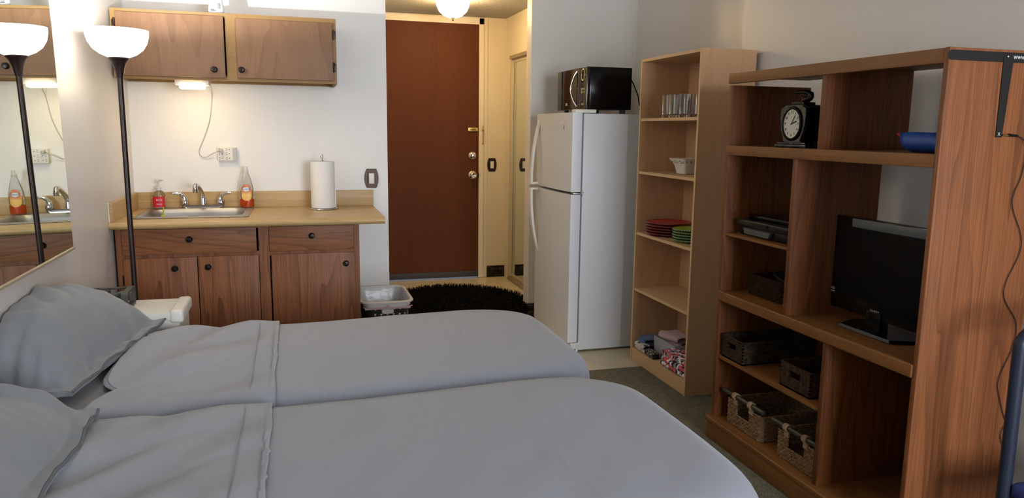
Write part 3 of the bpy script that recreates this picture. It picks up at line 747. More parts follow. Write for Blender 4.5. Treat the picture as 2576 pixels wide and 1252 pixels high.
def handle(root, za, zb, flip):
    n = 14; P = []
    for i in range(n + 1):
        s_ = i / n; z = za + (zb - za) * s_
        k = s_ if not flip else 1 - s_
        P.append((1.626 - .052 * math.sin(PI / 2 * min(1, (1 - k) * 1.15)) ** .8 if k > .0 else 1.574, 4.93 - .02 * k, z))
    w = MB(); b = w.bm; rows = []
    for x, y, z in P:
        rows.append([b.verts.new(v) for v in ((x - .009, y - .016, z), (x + .007, y - .014, z), (x + .007, y + .014, z), (x - .009, y + .016, z))])
    for A, B in zip(rows, rows[1:]):
        for q in range(4): b.faces.new((A[q], A[(q + 1) % 4], B[(q + 1) % 4], B[q]))
    b.faces.new(rows[0]); b.faces.new(rows[-1][::-1])
    ze = za if not flip else zb
    w.box(1.572, 1.632, 4.915, 4.945, min(ze, ze + (.014 if not flip else -.014)), max(ze, ze + (.014 if not flip else -.014)), .003)
    o = w.build('door_handle', M_whiteP, root)
handle(dz, 1.028, 1.465, False); handle(fz, .56, 1.004, True)
MB().box(1.618, 1.624, 4.40, 4.425, 1.405, 1.435, .002).build('badge', M_steel, dz)
w = MB(); w.box(1.64, 1.705, fy0 - .003, fy0 + .03, 1.010, 1.02, .002); w.cyl((1.70, fy0, 1.002), .007, .026, seg=12); w.build('middle_hinge', M_steel, t)
w = MB(); w.box(1.645, 1.78, fy0 - .001, fy0 + .07, 1.506, 1.528, .005); w.build('hinge_cover', M_whiteP, t)
w = MB(); w.box(1.645, 1.71, fy0 - .002, fy0 + .03, .048, .06, .002); w.cyl((1.695, fy0 + .012, .0), .008, .05, seg=12); w.build('bottom_hinge', M_whiteP, t)
for x in (1.76, 2.36):
    for y in (4.33, 4.94): MB().cyl((x, y, -.002), .014, .02).build('foot', M_dark, t)
# microwave
t = thing('microwave', 'black microwave oven on top of the white refrigerator', 'microwave', (1.9, 4.62, 1.506))
my0, my1, mz0, mz1 = 4.362, 4.884, 1.532, 1.79
MB().box(1.765, 2.045, my0, my1, mz0, mz1, .004).build('case', M_gloss, t)
w = MB(); w.box(1.742, 1.766, my0 + .128, my1, mz0, mz1, .005); dr = w.build('door', plain('microwave_door_black', '120B09', .15, spec=.5), t)
MB().box(1.738, 1.743, my1 - .075, my1 - .002, mz0 + .003, mz1 - .003, .001).build('door_edge_band', plain('dark_grey_band', '3B3634', .4), dr)
w = MB(); w.tube(smoothpath([(1.744, my0 + .165, mz1 - .02), (1.725, my0 + .185, mz1 - .06), (1.712, my0 + .20, (mz0 + mz1) / 2), (1.725, my0 + .185, mz0 + .06), (1.744, my0 + .165, mz0 + .02)], 6), .006, 10); w.build('handle', M_chrome, dr)
w = MB(); w.box(1.739, 1.742, my0 + .335, my0 + .365, mz0 + .028, mz0 + .046, .0012); w.build('logo_badge', M_steel, dr)
w = MB(); w.box(1.742, 1.766, my0, my0 + .126, mz0, mz1, .005); cp = w.build('control_panel', plain('microwave_panel_black', '140F0C', .2), t)
w = MB(); w.tube([(1.740, my0 + .058 + .030 * math.cos(a * PI / 12), 1.743 + .034 * math.sin(a * PI / 12)) for a in range(24)], .004, 8, True); w.build('display_ring', plain('champagne_chrome', 'CFC3A0', .2, 1), cp)
cream = plain('button_cream', 'A69C78', .4)
for r_ in range(2):
    for c_ in range(3): MB().cyl((1.742, my0 + .036 + c_ * .022, 1.656 - r_ * .018), .0075, -.003, 'X', 12).build('button', cream, cp)
for c_ in range(2): MB().cyl((1.742, my0 + .048 + c_ * .025, 1.564), .008, -.003, 'X', 12).build('button', cream, cp)
for c_ in range(3):
    for za, zb in ((1.58, 1.63), (1.675, 1.70)):
        MB().box(1.7405, 1.7425, my0 + .034 + c_ * .022, my0 + .038 + c_ * .022, za, zb).build('key_legend', plain('legend_grey', '5D574C', .5), cp)
w = MB()
for y in (my0 + .03, my1 - .06):
    w.box(1.775, 1.80, y, y + .025, 1.505, mz0 + .003); w.box(1.99, 2.02, y, y + .025, 1.505, mz0 + .003)
w.build('feet', M_greyplastic, t)
w = MB(); w.tube(smoothpath([(2.043, 4.42, 1.74), (2.075, 4.42, 1.71), (2.115, 4.42, 1.63), (2.17, 4.44, 1.535), (2.40, 4.5, 1.53), (2.445, 4.52, 1.5), (2.447, 4.52, 1.2)], 6), .004, 8)
tag(w.build('power_cord', M_dark, loc=(2.1, 4.42, 1.6)), 'black power cord hanging behind the microwave', 'cord')

# ------------------------------------------------------------------ maple bookcase
t = thing('bookcase', 'tall pale maple bookcase between the refrigerator and the oak unit', 'bookcase', (2.12, 3.726, 0))
bx0, bx1, by0, by1, bh = 1.963, 2.276, 3.386, 4.066, 1.815
MB().box(bx0, bx1, by0, by0 + .016, .78, bh).build('side_panel', M_maple, t)
MB().box(bx0, bx1, by0, by0 + .016, 0, .779).build('side_panel', M_maple, t)
MB().box(bx0, bx1, by1 - .016, by1, 0, bh).build('side_panel', M_maple, t)
MB().box(bx1 - .006, bx1 - .001, by0 + .016, by1 - .016, .0, bh - .016).build('back_panel', M_maple, t)
MB().box(bx0, bx1, by0 + .016, by1 - .016, bh - .018, bh - .002).build('top', M_mapleY, t)
SZ = (1.475, 1.166, .801, .457, .080)
for z in SZ:
    MB().box(bx0 + .003, bx1 - .006, by0 + .016, by1 - .016, z - .016, z).build('shelf', M_mapleY, t)
MB().box(bx0 + .004, bx0 + .018, by0 + .016, by1 - .016, 0, .076).build('kick_board', M_mapleY, t)
w = MB()
for z in (1.56, 1.53, 1.50, 1.43, 1.39, 1.20, 1.12, 1.09, 1.06, .52, .42, .39, .36):
    for x in (bx0 + .05, bx1 - .06):
        w.cyl((x, by1 - .0165, z), .0025, -.0006, 'Y', 8)
w.build('peg_holes', plain('peg_hole_dark', '4A3524', .8), t)
w = MB()
for z in (1.815,): 
    for y in (by0, by1 - .016): w.box(bx0 - .0012, bx0 + .0005, y, y + .016, 0, bh)
w.build('edge_banding', M_mapleY, t)

# tumblers
def tumbler_src(loc):
    t = thing('tumbler', 'clear ribbed glass tumbler in the cluster on the top shelf of the maple bookcase', 'glass', loc, group='ribbed tumblers on the maple bookcase')
    w = MB(); b = w.bm; seg = 32
    def ring(r, z, amp=0): return [((r + amp * math.cos(8 * 2 * PI * i / seg)) * math.cos(2 * PI * i / seg), (r + amp * math.cos(8 * 2 * PI * i / seg)) * math.sin(2 * PI * i / seg)) for i in range(seg)]
    ringgrid(w, [(ring(.004, 0), .0), (ring(.030, 0), 0), (ring(.033, 0, .001), .006), (ring(.034, 0, .0016), .03), (ring(.035, 0, .0012), .10), (ring(.037, 0), .125), (ring(.0345, 0), .125), (ring(.032, 0), .10), (ring(.030, 0), .02), (ring(.004, 0), .016)])
    w.build('glass_wall', M_glass, t, local=True); return t
g0 = tumbler_src((2.015, 3.815, 1.475))
for x, y in ((2.01, 3.725), (2.02, 3.632), (2.10, 3.845), (2.105, 3.755), (2.11, 3.665)): copy_tree(g0, loc=(x, y, 1.475), rz=x * 9)
t = thing('canister', 'red tin at the right end of the top bookcase shelf', 'tin', (2.12, 3.56, 1.475))
MB().box(2.085, 2.155, 3.52, 3.60, 1.475, 1.605, .004).build('box_body', plain('red_tin', 'B0211C', .4), t)
w = MB(); w.box(2.083, 2.157, 3.518, 3.602, 1.50, 1.512); w.build('green_band', plain('dark_green', '1F3A20', .5), t)
# white square bowl
t = thing('square_bowl', 'white square bowl with dark leaf rim on the second shelf of the maple bookcase', 'bowl', (2.105, 3.735, 1.166), R(8))
w = MB(); ringgrid(w, [(rr2(0, 0, .035, .035, .01), 0), (rr2(0, 0, .042, .042, .012), .004), (rr2(0, 0, .052, .052, .012), .05), (rr2(0, 0, .075, .075, .012), .086), (rr2(0, 0, .073, .073, .012), .088), (rr2(0, 0, .049, .049, .012), .052), (rr2(0, 0, .04, .04, .012), .008)])
w.build('bowl_body', plain('white_ceramic', 'D8D4C8', .25), t, local=True)
w = MB(); rnd = random.Random(5)
for k in range(26):
    s_ = rnd.uniform(-.055, .055); side = k % 2; h = .062 + rnd.random() * .012; rr_ = .0525 + (h - .05) / .036 * .023 + .0008
    p = (s_, -rr_, h) if side else (-rr_, s_, h)
    w.lathe([(0, -.003), (.0035, 0), (0, .003)], p, 6)
w.build('leaf_pattern', plain('leaf_dark', '4A463E', .6), t, local=True)
# plates
def plate(name, label, loc, r, mat, rimmat, group, h=.016):
    t = thing(name, label, 'plate', loc, group=group)
    MB().lathe([(0, 0), (r * .52, 0), (r * .58, .003), (r * .7, .006), (r, h), (r * .995, h + .002), (r * .7, .009), (r * .56, .006), (0, .005)], seg=56).build('dish', mat, t, local=True)
    w = MB(); w.lathe([(r * .985, h - .0042), (r * 1.004, h - .003), (r * 1.004, h + .0015), (r * .94, h + .0008)], seg=56); w.build('painted_rim', rimmat, t, local=True); return t
red = plain('red_glaze', 'B3202A', .25); maroon = plain('maroon_glaze', '5A1420', .3); green = plain('lime_glaze', '9DB53A', .25)
def dotrim():
    m, nt, b = newmat('dotted_green_rim'); t_ = nt.nodes.new('ShaderNodeTexCoord'); sp = N(nt, 'ShaderNodeSeparateXYZ'); link(nt, t_.outputs['Object'], sp.inputs[0])
    a = math_(nt, 'ARCTAN2', sp.outputs[1], sp.outputs[0])
    f = math_(nt, 'GREATER_THAN', math_(nt, 'FRACT', math_(nt, 'MULTIPLY', a, 9)), .6)
    link(nt, mix_rgb(nt, f, srgb('16301D'), srgb('9FBFA0')), b.inputs['Base Color']); b.inputs['Roughness'].default_value = .3; return m
p0 = plate('dinner_plate', 'red plate in the left stack on the third bookcase shelf', (2.09, 3.882, .801), .133, red, maroon, 'red plates in the left stack')
for k in range(1, 5): copy_tree(p0, loc=(2.09 + .002 * (k % 2), 3.882, .801 + .0155 * k), label='red plate in the left stack on the third bookcase shelf')
p1 = plate('salad_plate', 'lime green plate in the right stack on the third bookcase shelf', (2.07, 3.605, .801), .095, green, dotrim(), 'green plates in the right stack')
for k in range(1, 5): copy_tree(p1, loc=(2.07 + .002 * (k % 2), 3.605, .801 + .0145 * k), rz=k * .2)

# folded cloths on the lowest shelf
def cloth(name, label, cat, cx, cy, z0, lx, ly, h, mat, seed, rz=0, layers=2):
    t = thing(name, label, cat, (cx, cy, z0), rz)
    for L in range(layers):
        w = MB(); hz = h / layers
        def f(u, v):
            # closed loop cross-section swept along y
            a = u * 2 * PI; c_, s_ = math.cos(a), math.sin(a)
            x = math.copysign(abs(c_) ** .6, c_) * lx / 2; z = (math.copysign(abs(s_) ** .4, s_) * .5 + .5) * hz
            y = (v - .5) * ly; q = 1 - abs(v * 2 - 1) ** 6 * .25
            n_ = nz(x * 14 + seed, y * 14, L + seed) * .012
            return Vector((x * q + n_ * .6 + .006 * L * (-1) ** L, y + n_, L * hz + .001 + z * (q if v else q) + max(0, n_) * (z / hz) * .9))
        w.grid(28, 22, f); b = w.bm
        w.build('folded_layer', mat, t, local=True)
    return t
def patterned(name, scale, stops, feature='F1'):
    m, nt, b = newmat(name); v = coords(nt); w = N(nt, 'ShaderNodeTexVoronoi', inp={'Scale': scale, 'Randomness': 1.0}); link(nt, v, w.inputs['Vector'])
    sp = N(nt, 'ShaderNodeSeparateColor'); link(nt, w.outputs['Color'], sp.inputs[0])
    n = nt.nodes.new('ShaderNodeValToRGB'); n.color_ramp.interpolation = 'CONSTANT'; e = n.color_ramp.elements
    while len(e) < len(stops): e.new(.5)
    for i, (p, c) in enumerate(stops): e[i].position = p; e[i].color = srgb(c)
    link(nt, sp.outputs[0], n.inputs[0]); link(nt, n.outputs[0], b.inputs['Base Color']); b.inputs['Roughness'].default_value = .85; return m
bz = .081
cloth('folded_cloth', 'folded blue cloth at the left back of the lowest bookcase shelf', 'cloth', 2.05, 4.0, bz, .10, .085, .075, fabric('blue_cloth', '4A6292', .3), 1)
cloth('folded_cloth', 'rumpled white cloth with grey print at the front left of the lowest bookcase shelf', 'cloth', 2.0, 3.975, bz, .055, .13, .045, patterned('white_print', 60, [(0, 'C9C4BC'), (.7, '4E4B4C'), (.85, '8F9AA6')]), 2)
cloth('folded_cloth', 'black and white speckled cloth on the lowest bookcase shelf beside the clear bin', 'cloth', 2.0, 3.845, bz, .055, .115, .032, patterned('speckle', 190, [(0, '1B1A1A'), (.5, 'BDB9A8'), (.75, '3A3A36')]), 4)
cloth('folded_cloth', 'pink, black and white dotted cloth at the right front of the lowest bookcase shelf', 'cloth', 2.03, 3.575, bz, .12, .29, .09, patterned('dot_pattern', 62, [(0, '1A191C'), (.25, 'D9566A'), (.5, 'E9E6E6'), (.75, '8C9298')]), 7, layers=3)
t = thing('storage_bin', 'translucent plastic bin on the lowest bookcase shelf', 'bin', (2.11, 3.80, bz))
w = MB(); ringgrid(w, [(rrect(2.045, 2.24, 3.67, 3.93, .01), .19), (rrect(2.05, 2.235, 3.675, 3.925, .01), bz + .001)]); w.build('bin_walls', plain('frosted_plastic', 'B9BCC2', .35, trans=.45), t, solid=.002)
cloth('folded_cloth', 'folded pale pink cloth sticking up in the translucent bin', 'cloth', 2.15, 3.835, bz + .003, .13, .17, .132, fabric('pink_cloth', 'C9AEB4', .3), 9, R(12), layers=4)
cloth('folded_cloth', 'dark grey cloth behind the dotted cloth on the lowest bookcase shelf', 'cloth', 2.16, 3.55, bz, .12, .20, .135, fabric('charcoal_cloth', '3C3C3E', .3), 12)
cloth('folded_cloth', 'navy cloth at the back of the translucent bin', 'cloth', 2.205, 3.71, bz + .003, .05, .06, .11, fabric('navy_cloth', '2C3450', .3), 15)

# ------------------------------------------------------------------ oak entertainment unit
t = thing('entertainment_center', 'large oak wall unit with open compartments along the right wall', 'entertainment center', (2.0, 2.33, 0))
ox0, ox1, oy0, oy1, oh = 1.811, 2.215, 1.752, 2.890, 1.650
MB().box(ox0, ox1, oy0, oy0 + .0175, 0, oh, .002).build('side_panel', M_oakZ2, t)
MB().box(ox0 + .004, ox1, oy1 - .024, oy1 - .002, .1, 1.6, .002).build('side_panel', M_oakZ, t)
def oshelf(name, x0_, x1_, y0_, y1_, z0_, z1_, fas=None):
    MB().box(x0_, x1_, y0_, y1_, z0_, z1_, .002).build(name, M_oakY, t)
oshelf('top', ox0 + .015, ox1, oy0 + .017, oy1, 1.632, 1.648)
MB().box(ox0, ox0 + .018, oy0 + .017, oy1, 1.606, 1.649, .003).build('top_rail', M_oakY, t)
oshelf('shelf', ox0 + .012, ox1, oy0 + .017, oy1 - .024, 1.327, 1.343)
MB().box(ox0 - .001, ox0 + .018, oy0 + .017, oy1 - .012, 1.303, 1.344, .004).build('shelf_rail', M_oakY, t)
oshelf('shelf', ox0 + .012, ox1, oy0 + .017, oy1 - .024, .680, .697)
MB().box(ox0 - .004, ox0 + .02, oy0 + .017, oy1 - .010, .655, .699, .006, 3).build('shelf_rail', M_oakY, t)
MB().box(ox0 + .012, ox1 - .01, 2.282, 2.302, 1.343, 1.632, .001).build('divider', M_oakZ, t)
MB().box(ox0 + .003, ox1 - .01, 2.398, 2.422, .697, 1.327, .002).build('divider', M_oakZ, t)
MB().box(ox0 + .006, ox1 - .01, 2.160, 2.182, .106, .680, .002).build('divider', M_oakZ, t)
oshelf('shelf', ox0 + .01, ox1 - .01, 2.422, oy1 - .024, .950, .962)
oshelf('shelf', ox0 + .008, ox1 - .01, 2.182, oy1 - .024, .388, .403)
oshelf('base_deck', ox0 - .0, ox1, oy0 + .017, oy1 - .002, .088, .106)
MB().box(ox0 - .02, ox0 + .004, oy0 + .012, oy1 + .012, .085, .106, .006, 3).build('base_molding', M_oakY, t)
MB().box(ox0 - .012, ox0 + .004, oy0 + .012, oy1 + .006, 0, .086, .003).build('plinth', M_oakY, t)
MB().box(ox1 - .008, ox1 - .002, oy0 + .017, oy1 - .024, .1, .68).build('lower_back_panel', M_oakZ, t)

# clock
t = thing('mantel_clock', 'black marbled mantel clock with a cream dial on the oak unit top shelf', 'clock', (1.92, 2.525, 1.344), R(4))
def marb():
    m, nt, b = newmat('black_white_swirl'); v = coords(nt)
    n = noise_(nt, v, 22, 2, .5, 1.2); f = ramp(nt, n, [(.47, (0, 0, 0, 1)), (.5, (1, 1, 1, 1)), (.53, (0, 0, 0, 1))])
    link(nt, mix_rgb(nt, math_(nt, 'MULTIPLY', f, .3), srgb('060606'), srgb('8C8C86')), b.inputs['Base Color']); b.inputs['Roughness'].default_value = .2; return m
M_swirl = marb()
w = MB(); w.box(-.055, .055, -.088, .088, .0, .012, .003); w.box(-.05, .05, -.08, .08, .012, .020, .003); w.build('plinth', M_swirl, t, local=True)
body = [(-.05, .02), (-.068, .07), (-.078, .12), (-.076, .152), (-.05, .165), (.05, .165), (.076, .152), (.078, .12), (.068, .07), (.05, .02)]
w = MB(); w.prism(body, -.042, .045, 'YZ', bev=.004); w.build('case', M_gloss, t, local=True)
w = MB(); w.prism([(a * .92, .004 + b_ * .96) for a, b_ in body], -.046, -.041, 'YZ', bev=.001); w.build('front_plate', M_swirl, t, local=True)
w = MB(); w.box(-.03, .03, -.035, .035, .164, .176, .004); w.cyl((0, -.0, .174), .010, .02, 'Z', 16); w.build('neck', M_gloss, t, local=True)
w = MB(); w.tube(smoothpath([(0, .042, .214), (0, .015, .216), (0, -.015, .214), (0, -.036, .206), (0, -.036, .192), (0, -.015, .186), (0, 0, .180)], 6), [.007] * 10 + [.009] * 8 + [.012] * 12 + [.010] * 7, 14); w.build('top_handle', M_gloss, t, local=True)
MC = Matrix.Translation((-.0465, 0, .092)) @ Matrix.Rotation(-PI / 2, 4, 'Y')
w = MB(); w.lathe([(.052, 0), (.060, 0), (.059, .005), (.053, .008), (.050, .006)], seg=44, M=MC, sx=1.12, sy=.92); w.build('bezel', M_gloss, t, local=True)
w = MB(); w.lathe([(0, .003), (.052, .003), (.053, 0)], seg=44, M=MC, sx=1.1, sy=.9); w.build('dial', plain('cream_dial', 'B9B8A8', .3, coat=.6), t, local=True)
w = MB()
MT = Matrix.Rotation(-PI / 2, 4, 'Z') @ Matrix.Rotation(PI / 2, 4, 'X')
for k in range(1, 13):
    a = R(90 - 30 * k); w.text(str(k), .014, Matrix.Translation((-.0502, -math.cos(a) * .036, .092 + math.sin(a) * .044)) @ MT, .0003)
w.build('dial_numerals', M_dark, t, local=True, smooth=False)
w = MB()
for a, L, wd in ((20, .028, .004), (60, .036, .0025)):
    a = R(a); w.tube([(-.051, .004 * math.cos(a), .092 - .004 * math.sin(a)), (-.051, -L * math.cos(a), .092 + L * math.sin(a))], wd / 2, 6)
w.build('clock_hands', M_dark, t, local=True)

# blue fabric boat-shaped dish with red tip
t = thing('blue_dish', 'blue boat-shaped dish with a red tip on the upper right oak shelf', 'dish', (1.96, 1.915, 1.344))
w = MB()
def fb(u, v):
    y = -.10 + .235 * u; a = PI * v
    pt = max(0, (u - .72) / .28); lift = pt ** 1.5
    hw = .055 * (1 - lift * .8); zt = .058 + .004 * lift + .006 * math.sin(PI * u); zb = .001 + .045 * lift
    return Vector((-hw * math.cos(a), y, zt - (zt - zb) * math.sin(a) ** .32))
w.grid(30, 18, fb); w.build('dish_body', plain('blue_glaze', '174391', .45), t, local=True, solid=.004)
w = MB(); w.lathe([(0, -.003), (.011, 0), (.008, .016), (0, .032)], M=Matrix.Translation((0, .134, .052)) @ Matrix.Rotation(-PI / 2 + .2, 4, 'X'), seg=14); w.build('red_tip', plain('red_tip', 'C01C3C', .5), t, local=True)

# printer / disc player
t = thing('printer', 'black desktop printer on the small upper-left oak shelf', 'printer', (2.02, 2.62, .962))
w = MB(); w.box(1.862, 2.19, 2.435, 2.815, .965, 1.0, .006); w.build('lower_case', M_dark, t)
w = MB(); w.box(1.85, 2.19, 2.435, 2.825, 1.0, 1.032, .010, 3); w.build('front_housing', plain('dark_glossy_grey', '1C1B1A', .25, spec=.3), t)
w = MB(); w.box(1.89, 2.19, 2.44, 2.80, 1.032, 1.052, .008, 3); w.build('lid', M_gloss, t)
w = MB(); w.box(1.846, 1.852, 2.60, 2.71, 1.012, 1.024, .001); w.build('card_slot', M_dark, t)
w = MB(); w.prism([(2.59, .972), (2.755, .972), (2.765, .996), (2.575, .996)], 1.845, 1.858, 'YZ'); w.build('paper_tray', plain('tray_grey', '4A4C4C', .4), t)

# woven / seagrass baskets
def wovenmat(name, a, b2, sc=90):
    if name in MATS: return MATS[name]
    m, nt, b = newmat(name); v = coords(nt)
    n = noise_(nt, v, sc, 3, .6)
    link(nt, ramp(nt, n, [(.3, srgb(b2)), (.7, srgb(a))]), b.inputs['Base Color']); b.inputs['Roughness'].default_value = .85; b.inputs['Specular IOR Level'].default_value = .15
    bump(nt, b, n, .6, .003); MATS[name] = m; return m
def coil_basket(root, x0_, x1_, y0_, y1_, z0_, h, mat, rows=11, hole=None, amp=.0022, rad=.005):
    w = MB(); path = rrect(x0_, x1_, y0_, y1_, .022, 5)
    # resample
    P = [Vector((p[0], p[1], 0)) for p in path]; L = [0]
    for a, b_ in zip(P, P[1:] + P[:1]): L.append(L[-1] + (b_ - a).length)
    T = L[-1]; n = int(T / .0055); n -= n % 4
    def at(s_):
        s_ %= T
        for i in range(len(P)):
            if L[i + 1] >= s_: k = (s_ - L[i]) / max(L[i + 1] - L[i], 1e-9); return P[i].lerp(P[(i + 1) % len(P)], k)
    pts = [at(T * i / n) for i in range(n)]; nrm = []
    for i in range(n):
        d = (pts[(i + 1) % n] - pts[i - 1]).normalized(); nrm.append(Vector((d.y, -d.x, 0)))
    for r_ in range(rows):
        z = z0_ + rad + (h - 2 * rad) * r_ / (rows - 1); run = []; runs = []
        for i in range(n + 1):
            p = pts[i % n]; inhole = hole and p.x < x0_ + .004 and hole[0] < p.y < hole[1] and hole[2] < z < hole[3]
            if inhole:
                if len(run) > 2: runs.append(run)
                run = []
            else: run.append(p + nrm[i % n] * amp * math.sin(i * PI / 2 + PI * (r_ % 2)) + Vector((0, 0, z)))
        if len(run) > 2: runs.append(run)
        if len(runs) == 1 and len(runs[0]) == n + 1: w.tube(runs[0][:-1], rad, 5, True)
        else:
            for q in runs: w.tube(q, rad, 5)
    w.build('woven_wall', mat, root)
    MB().box(x0_ + .006, x1_ - .006, y0_ + .006, y1_ - .006, z0_ + .001, z0_ + .006).build('basket_bottom', mat, root)
sg = wovenmat('seagrass', '9C7B58', '5D4430')
def rod_basket(label, x0_, x1_, y0_, y1_, rod0, rod1):
    t = thing('seagrass_basket', label, 'basket', ((x0_ + x1_) / 2, (y0_ + y1_) / 2, .106))
    cy = (y0_ + y1_) / 2
    coil_basket(t, x0_, x1_, y0_, y1_, .107, .112, sg, 12, (cy - .045, cy + .045, .165, .24))
    w = MB(); w.tube([(x0_ - .004, rod0, .244), (x0_ - .004, rod1, .244)], .0105, 12); w.build('wooden_handle', plain('dark_olive_wood', '35352A', .4), t)
    w = MB()
    for yy in (cy - .058, cy + .058):
        for k in range(4):
            w.tube([(x0_ - .004 + .0135 * math.cos(a * PI / 6), yy - .009 + k * .006, .244 + .0135 * math.sin(a * PI / 6)) for a in range(12)], .0032, 6, True)
        w.box(x0_ - .008, x0_ + .004, yy - .012, yy + .012, .205, .24, .003)
    w.build('binding', wovenmat('jute', 'B39A78', '85694A'), t)
rod_basket('larger seagrass basket with dark wood handle at the left of the oak unit bottom', 1.848, 2.19, 2.552, 2.812, 2.835, 2.535)
rod_basket('smaller seagrass basket with dark wood handle against the oak divider at the bottom', 1.848, 2.19, 2.20, 2.445, 2.47, 2.197)

def rattan_box(label, x0_, x1_, y0_, y1_, z0_, h, c1, c2, nm):
    t = thing('rattan_basket', label, 'basket', ((x0_ + x1_) / 2, (y0_ + y1_) / 2, z0_))
    mat = wovenmat(nm, c1, c2, 70); w = MB(); cy = (y0_ + y1_) / 2; hz0, hz1 = z0_ + h * .5, z0_ + h * .8; hw = .032
    w.box(x0_, x0_ + .006, y0_, cy - hw, z0_, z0_ + h); w.box(x0_, x0_ + .006, cy + hw, y1_, z0_, z0_ + h); w.box(x0_, x0_ + .006, cy - hw, cy + hw, z0_, hz0); w.box(x0_, x0_ + .006, cy - hw, cy + hw, hz1, z0_ + h)
    w.box(x1_ - .006, x1_, y0_, y1_, z0_, z0_ + h); w.box(x0_, x1_, y0_, y0_ + .006, z0_, z0_ + h); w.box(x0_, x1_, y1_ - .006, y1_, z0_, z0_ + h); w.box(x0_, x1_, y0_, y1_, z0_, z0_ + .006)
    for k in range(7):
        z = z0_ + .008 + (h - .012) * k / 6.2
        if hz0 - .003 < z < hz1 + .003:
            w.box(x0_ - .0012, x0_, y0_, cy - hw, z, z + .007); w.box(x0_ - .0012, x0_, cy + hw, y1_, z, z + .007)
        else: w.box(x0_ - .0012, x0_, y0_, y1_, z, z + .007)
        w.box(x0_, x1_, y0_ - .0012, y0_, z, z + .007)
    w.build('basket_body', mat, t, smooth=False)
    w = MB(); w.tube([(p[0], p[1], z0_ + h) for p in rrect(x0_, x1_, y0_, y1_, .008, 3)], .004, 6, True); w.build('basket_rim', mat, t)
    hp = MB(); hp.tube([(x0_ - .001, cy - hw, hz0), (x0_ - .001, cy + hw, hz0), (x0_ - .001, cy + hw, hz1), (x0_ - .001, cy - hw, hz1)], .0026, 6, True); hp.build('handle_binding', mat, t)
rattan_box('wide dark rattan box at the left of the lower oak shelf', 1.826, 2.19, 2.684, 2.845, .4035, .099, '453626', '1B140E', 'rattan_dark')
rattan_box('narrow dark rattan box at the right of the lower oak shelf', 1.842, 2.19, 2.262, 2.446, .4035, .099, '4C3626', '1F150E', 'rattan_brown')
t = thing('wicker_basket', 'small brown wicker basket holding dark cables on the main oak shelf', 'basket', (2.02, 2.69, .697))
coil_basket(t, 1.912, 2.15, 2.572, 2.80, .6985, .09, wovenmat('dark_wicker', '3F2516', '1A0E08'), 10, None, .003)
rnd = random.Random(9); w = MB()
for k in range(5):
    pts = [(rnd.uniform(1.95, 2.10), rnd.uniform(2.60, 2.77), .765 + rnd.uniform(0, .045)) for _ in range(6)]
    w.tube(smoothpath(pts, 5), .006, 7)
w.box(1.95, 2.10, 2.60, 2.77, .70, .765, .01)
tag(w.build('cable_bundle', plain('black_cable', '100E0D', .5), loc=(2.02, 2.69, .70)), 'tangle of black cables heaped in the wicker basket', 'cables')

# television
t = thing('television', 'small black flat-screen television on the main shelf of the oak unit', 'television', (1.97, 2.095, .699))
tx, ta, tb, tz0, tz1 = 1.95, 1.868, 2.322, .752, 1.100
w = MB(); w.box(tx, tx + .03, ta, tb, tz0, tz1, .005); w.box(tx + .03, tx + .06, ta + .06, tb - .06, tz0 + .05, tz1 - .06, .012); w.build('cabinet', M_gloss, t)
MB().box(tx - .001, tx + .001, ta + .024, tb - .024, tz0 + .055, tz1 - .036).build('screen', M_screen, t)
MB().box(tx - .002, tx + .001, ta + .004, tb - .085, tz1 - .034, tz1 - .004, .001).build('top_strip', plain('strip_grey', '55585A', .35), t)
w = MB(); w.text('SHARP', .0145, Matrix.Translation((tx - .0015, 2.093, tz0 + .028)) @ MT); w.text('HD', .014, Matrix.Translation((tx - .0015, 2.31, tz0 + .07)) @ MT); w.box(tx - .0014, tx, 2.30, 2.32, tz0 + .058, tz0 + .061)
w.build('brand_lettering', plain('silver_print', 'A8A8A8', .4), t, smooth=False)
w = MB(); w.box(1.945, 1.985, 2.06, 2.13, .708, .78, .005); w.build('stand_neck', M_gloss, t)
w = MB(); w.prism([(1.912, 1.972), (1.912, 2.218), (2.02, 2.262), (2.06, 2.23), (2.06, 1.96), (2.02, 1.93)], .699, .711, 'XY', bev=.002); w.build('stand_base', M_gloss, t)
MB().box(1.909, 1.914, 1.975, 2.215, .700, .711, .001).build('stand_front_strip', plain('strip_grey', '55585A', .35), t)

# antenna and its lead
ay = oy0 - .0005
t = thing('tv_antenna', 'flat black T-shaped antenna taped to the oak side panel', 'antenna', (2.05, ay, 1.62))
w = MB(); w.prism([(p[0], p[1]) for p in rrect(1.806, 2.34, 1.6135, 1.642, .0138)], ay - .0016, ay); w.build('cross_arm', plain('antenna_black', '121010', .4), t, smooth=False)
w = MB(); w.prism([(2.012, 1.395), (2.036, 1.395), (2.048, 1.63), (2.010, 1.63)], ay - .0024, ay - .0004); w.build('stem', plain('antenna_black', '121010', .4), t, smooth=False)
w = MB(); w.text('www.TV', .020, Matrix.Translation((2.045, ay - .0026, 1.630)) @ Matrix.Rotation(PI / 2, 4, 'X'), align='LEFT'); w.lathe([(0, 0), (.0025, 0), (.0025, .0006), (0, .0006)], M=Matrix.Translation((2.025, ay - .0024, 1.630)) @ Matrix.Rotation(PI / 2, 4, 'X'), seg=10)
w.build('antenna_print', plain('print_white', 'C9C6C4', .5), t, smooth=False)
w = MB(); w.text('X', .014, Matrix.Translation((2.023, ay - .0026, 1.404)) @ Matrix.Rotation(PI / 2, 4, 'X'))
w.build('antenna_print', plain('print_white', 'C9C6C4', .5), t, smooth=False)
w = MB(); w.tube([(2.034, ay - .005, 1.402), (2.058, ay - .006, 1.401)], .003, 8); w.build('lead_plug', M_brass, t)
t = thing('antenna_cable', 'thin dark cable trailing down the oak side panel from the antenna', 'cable', (2.09, ay, 1.4))
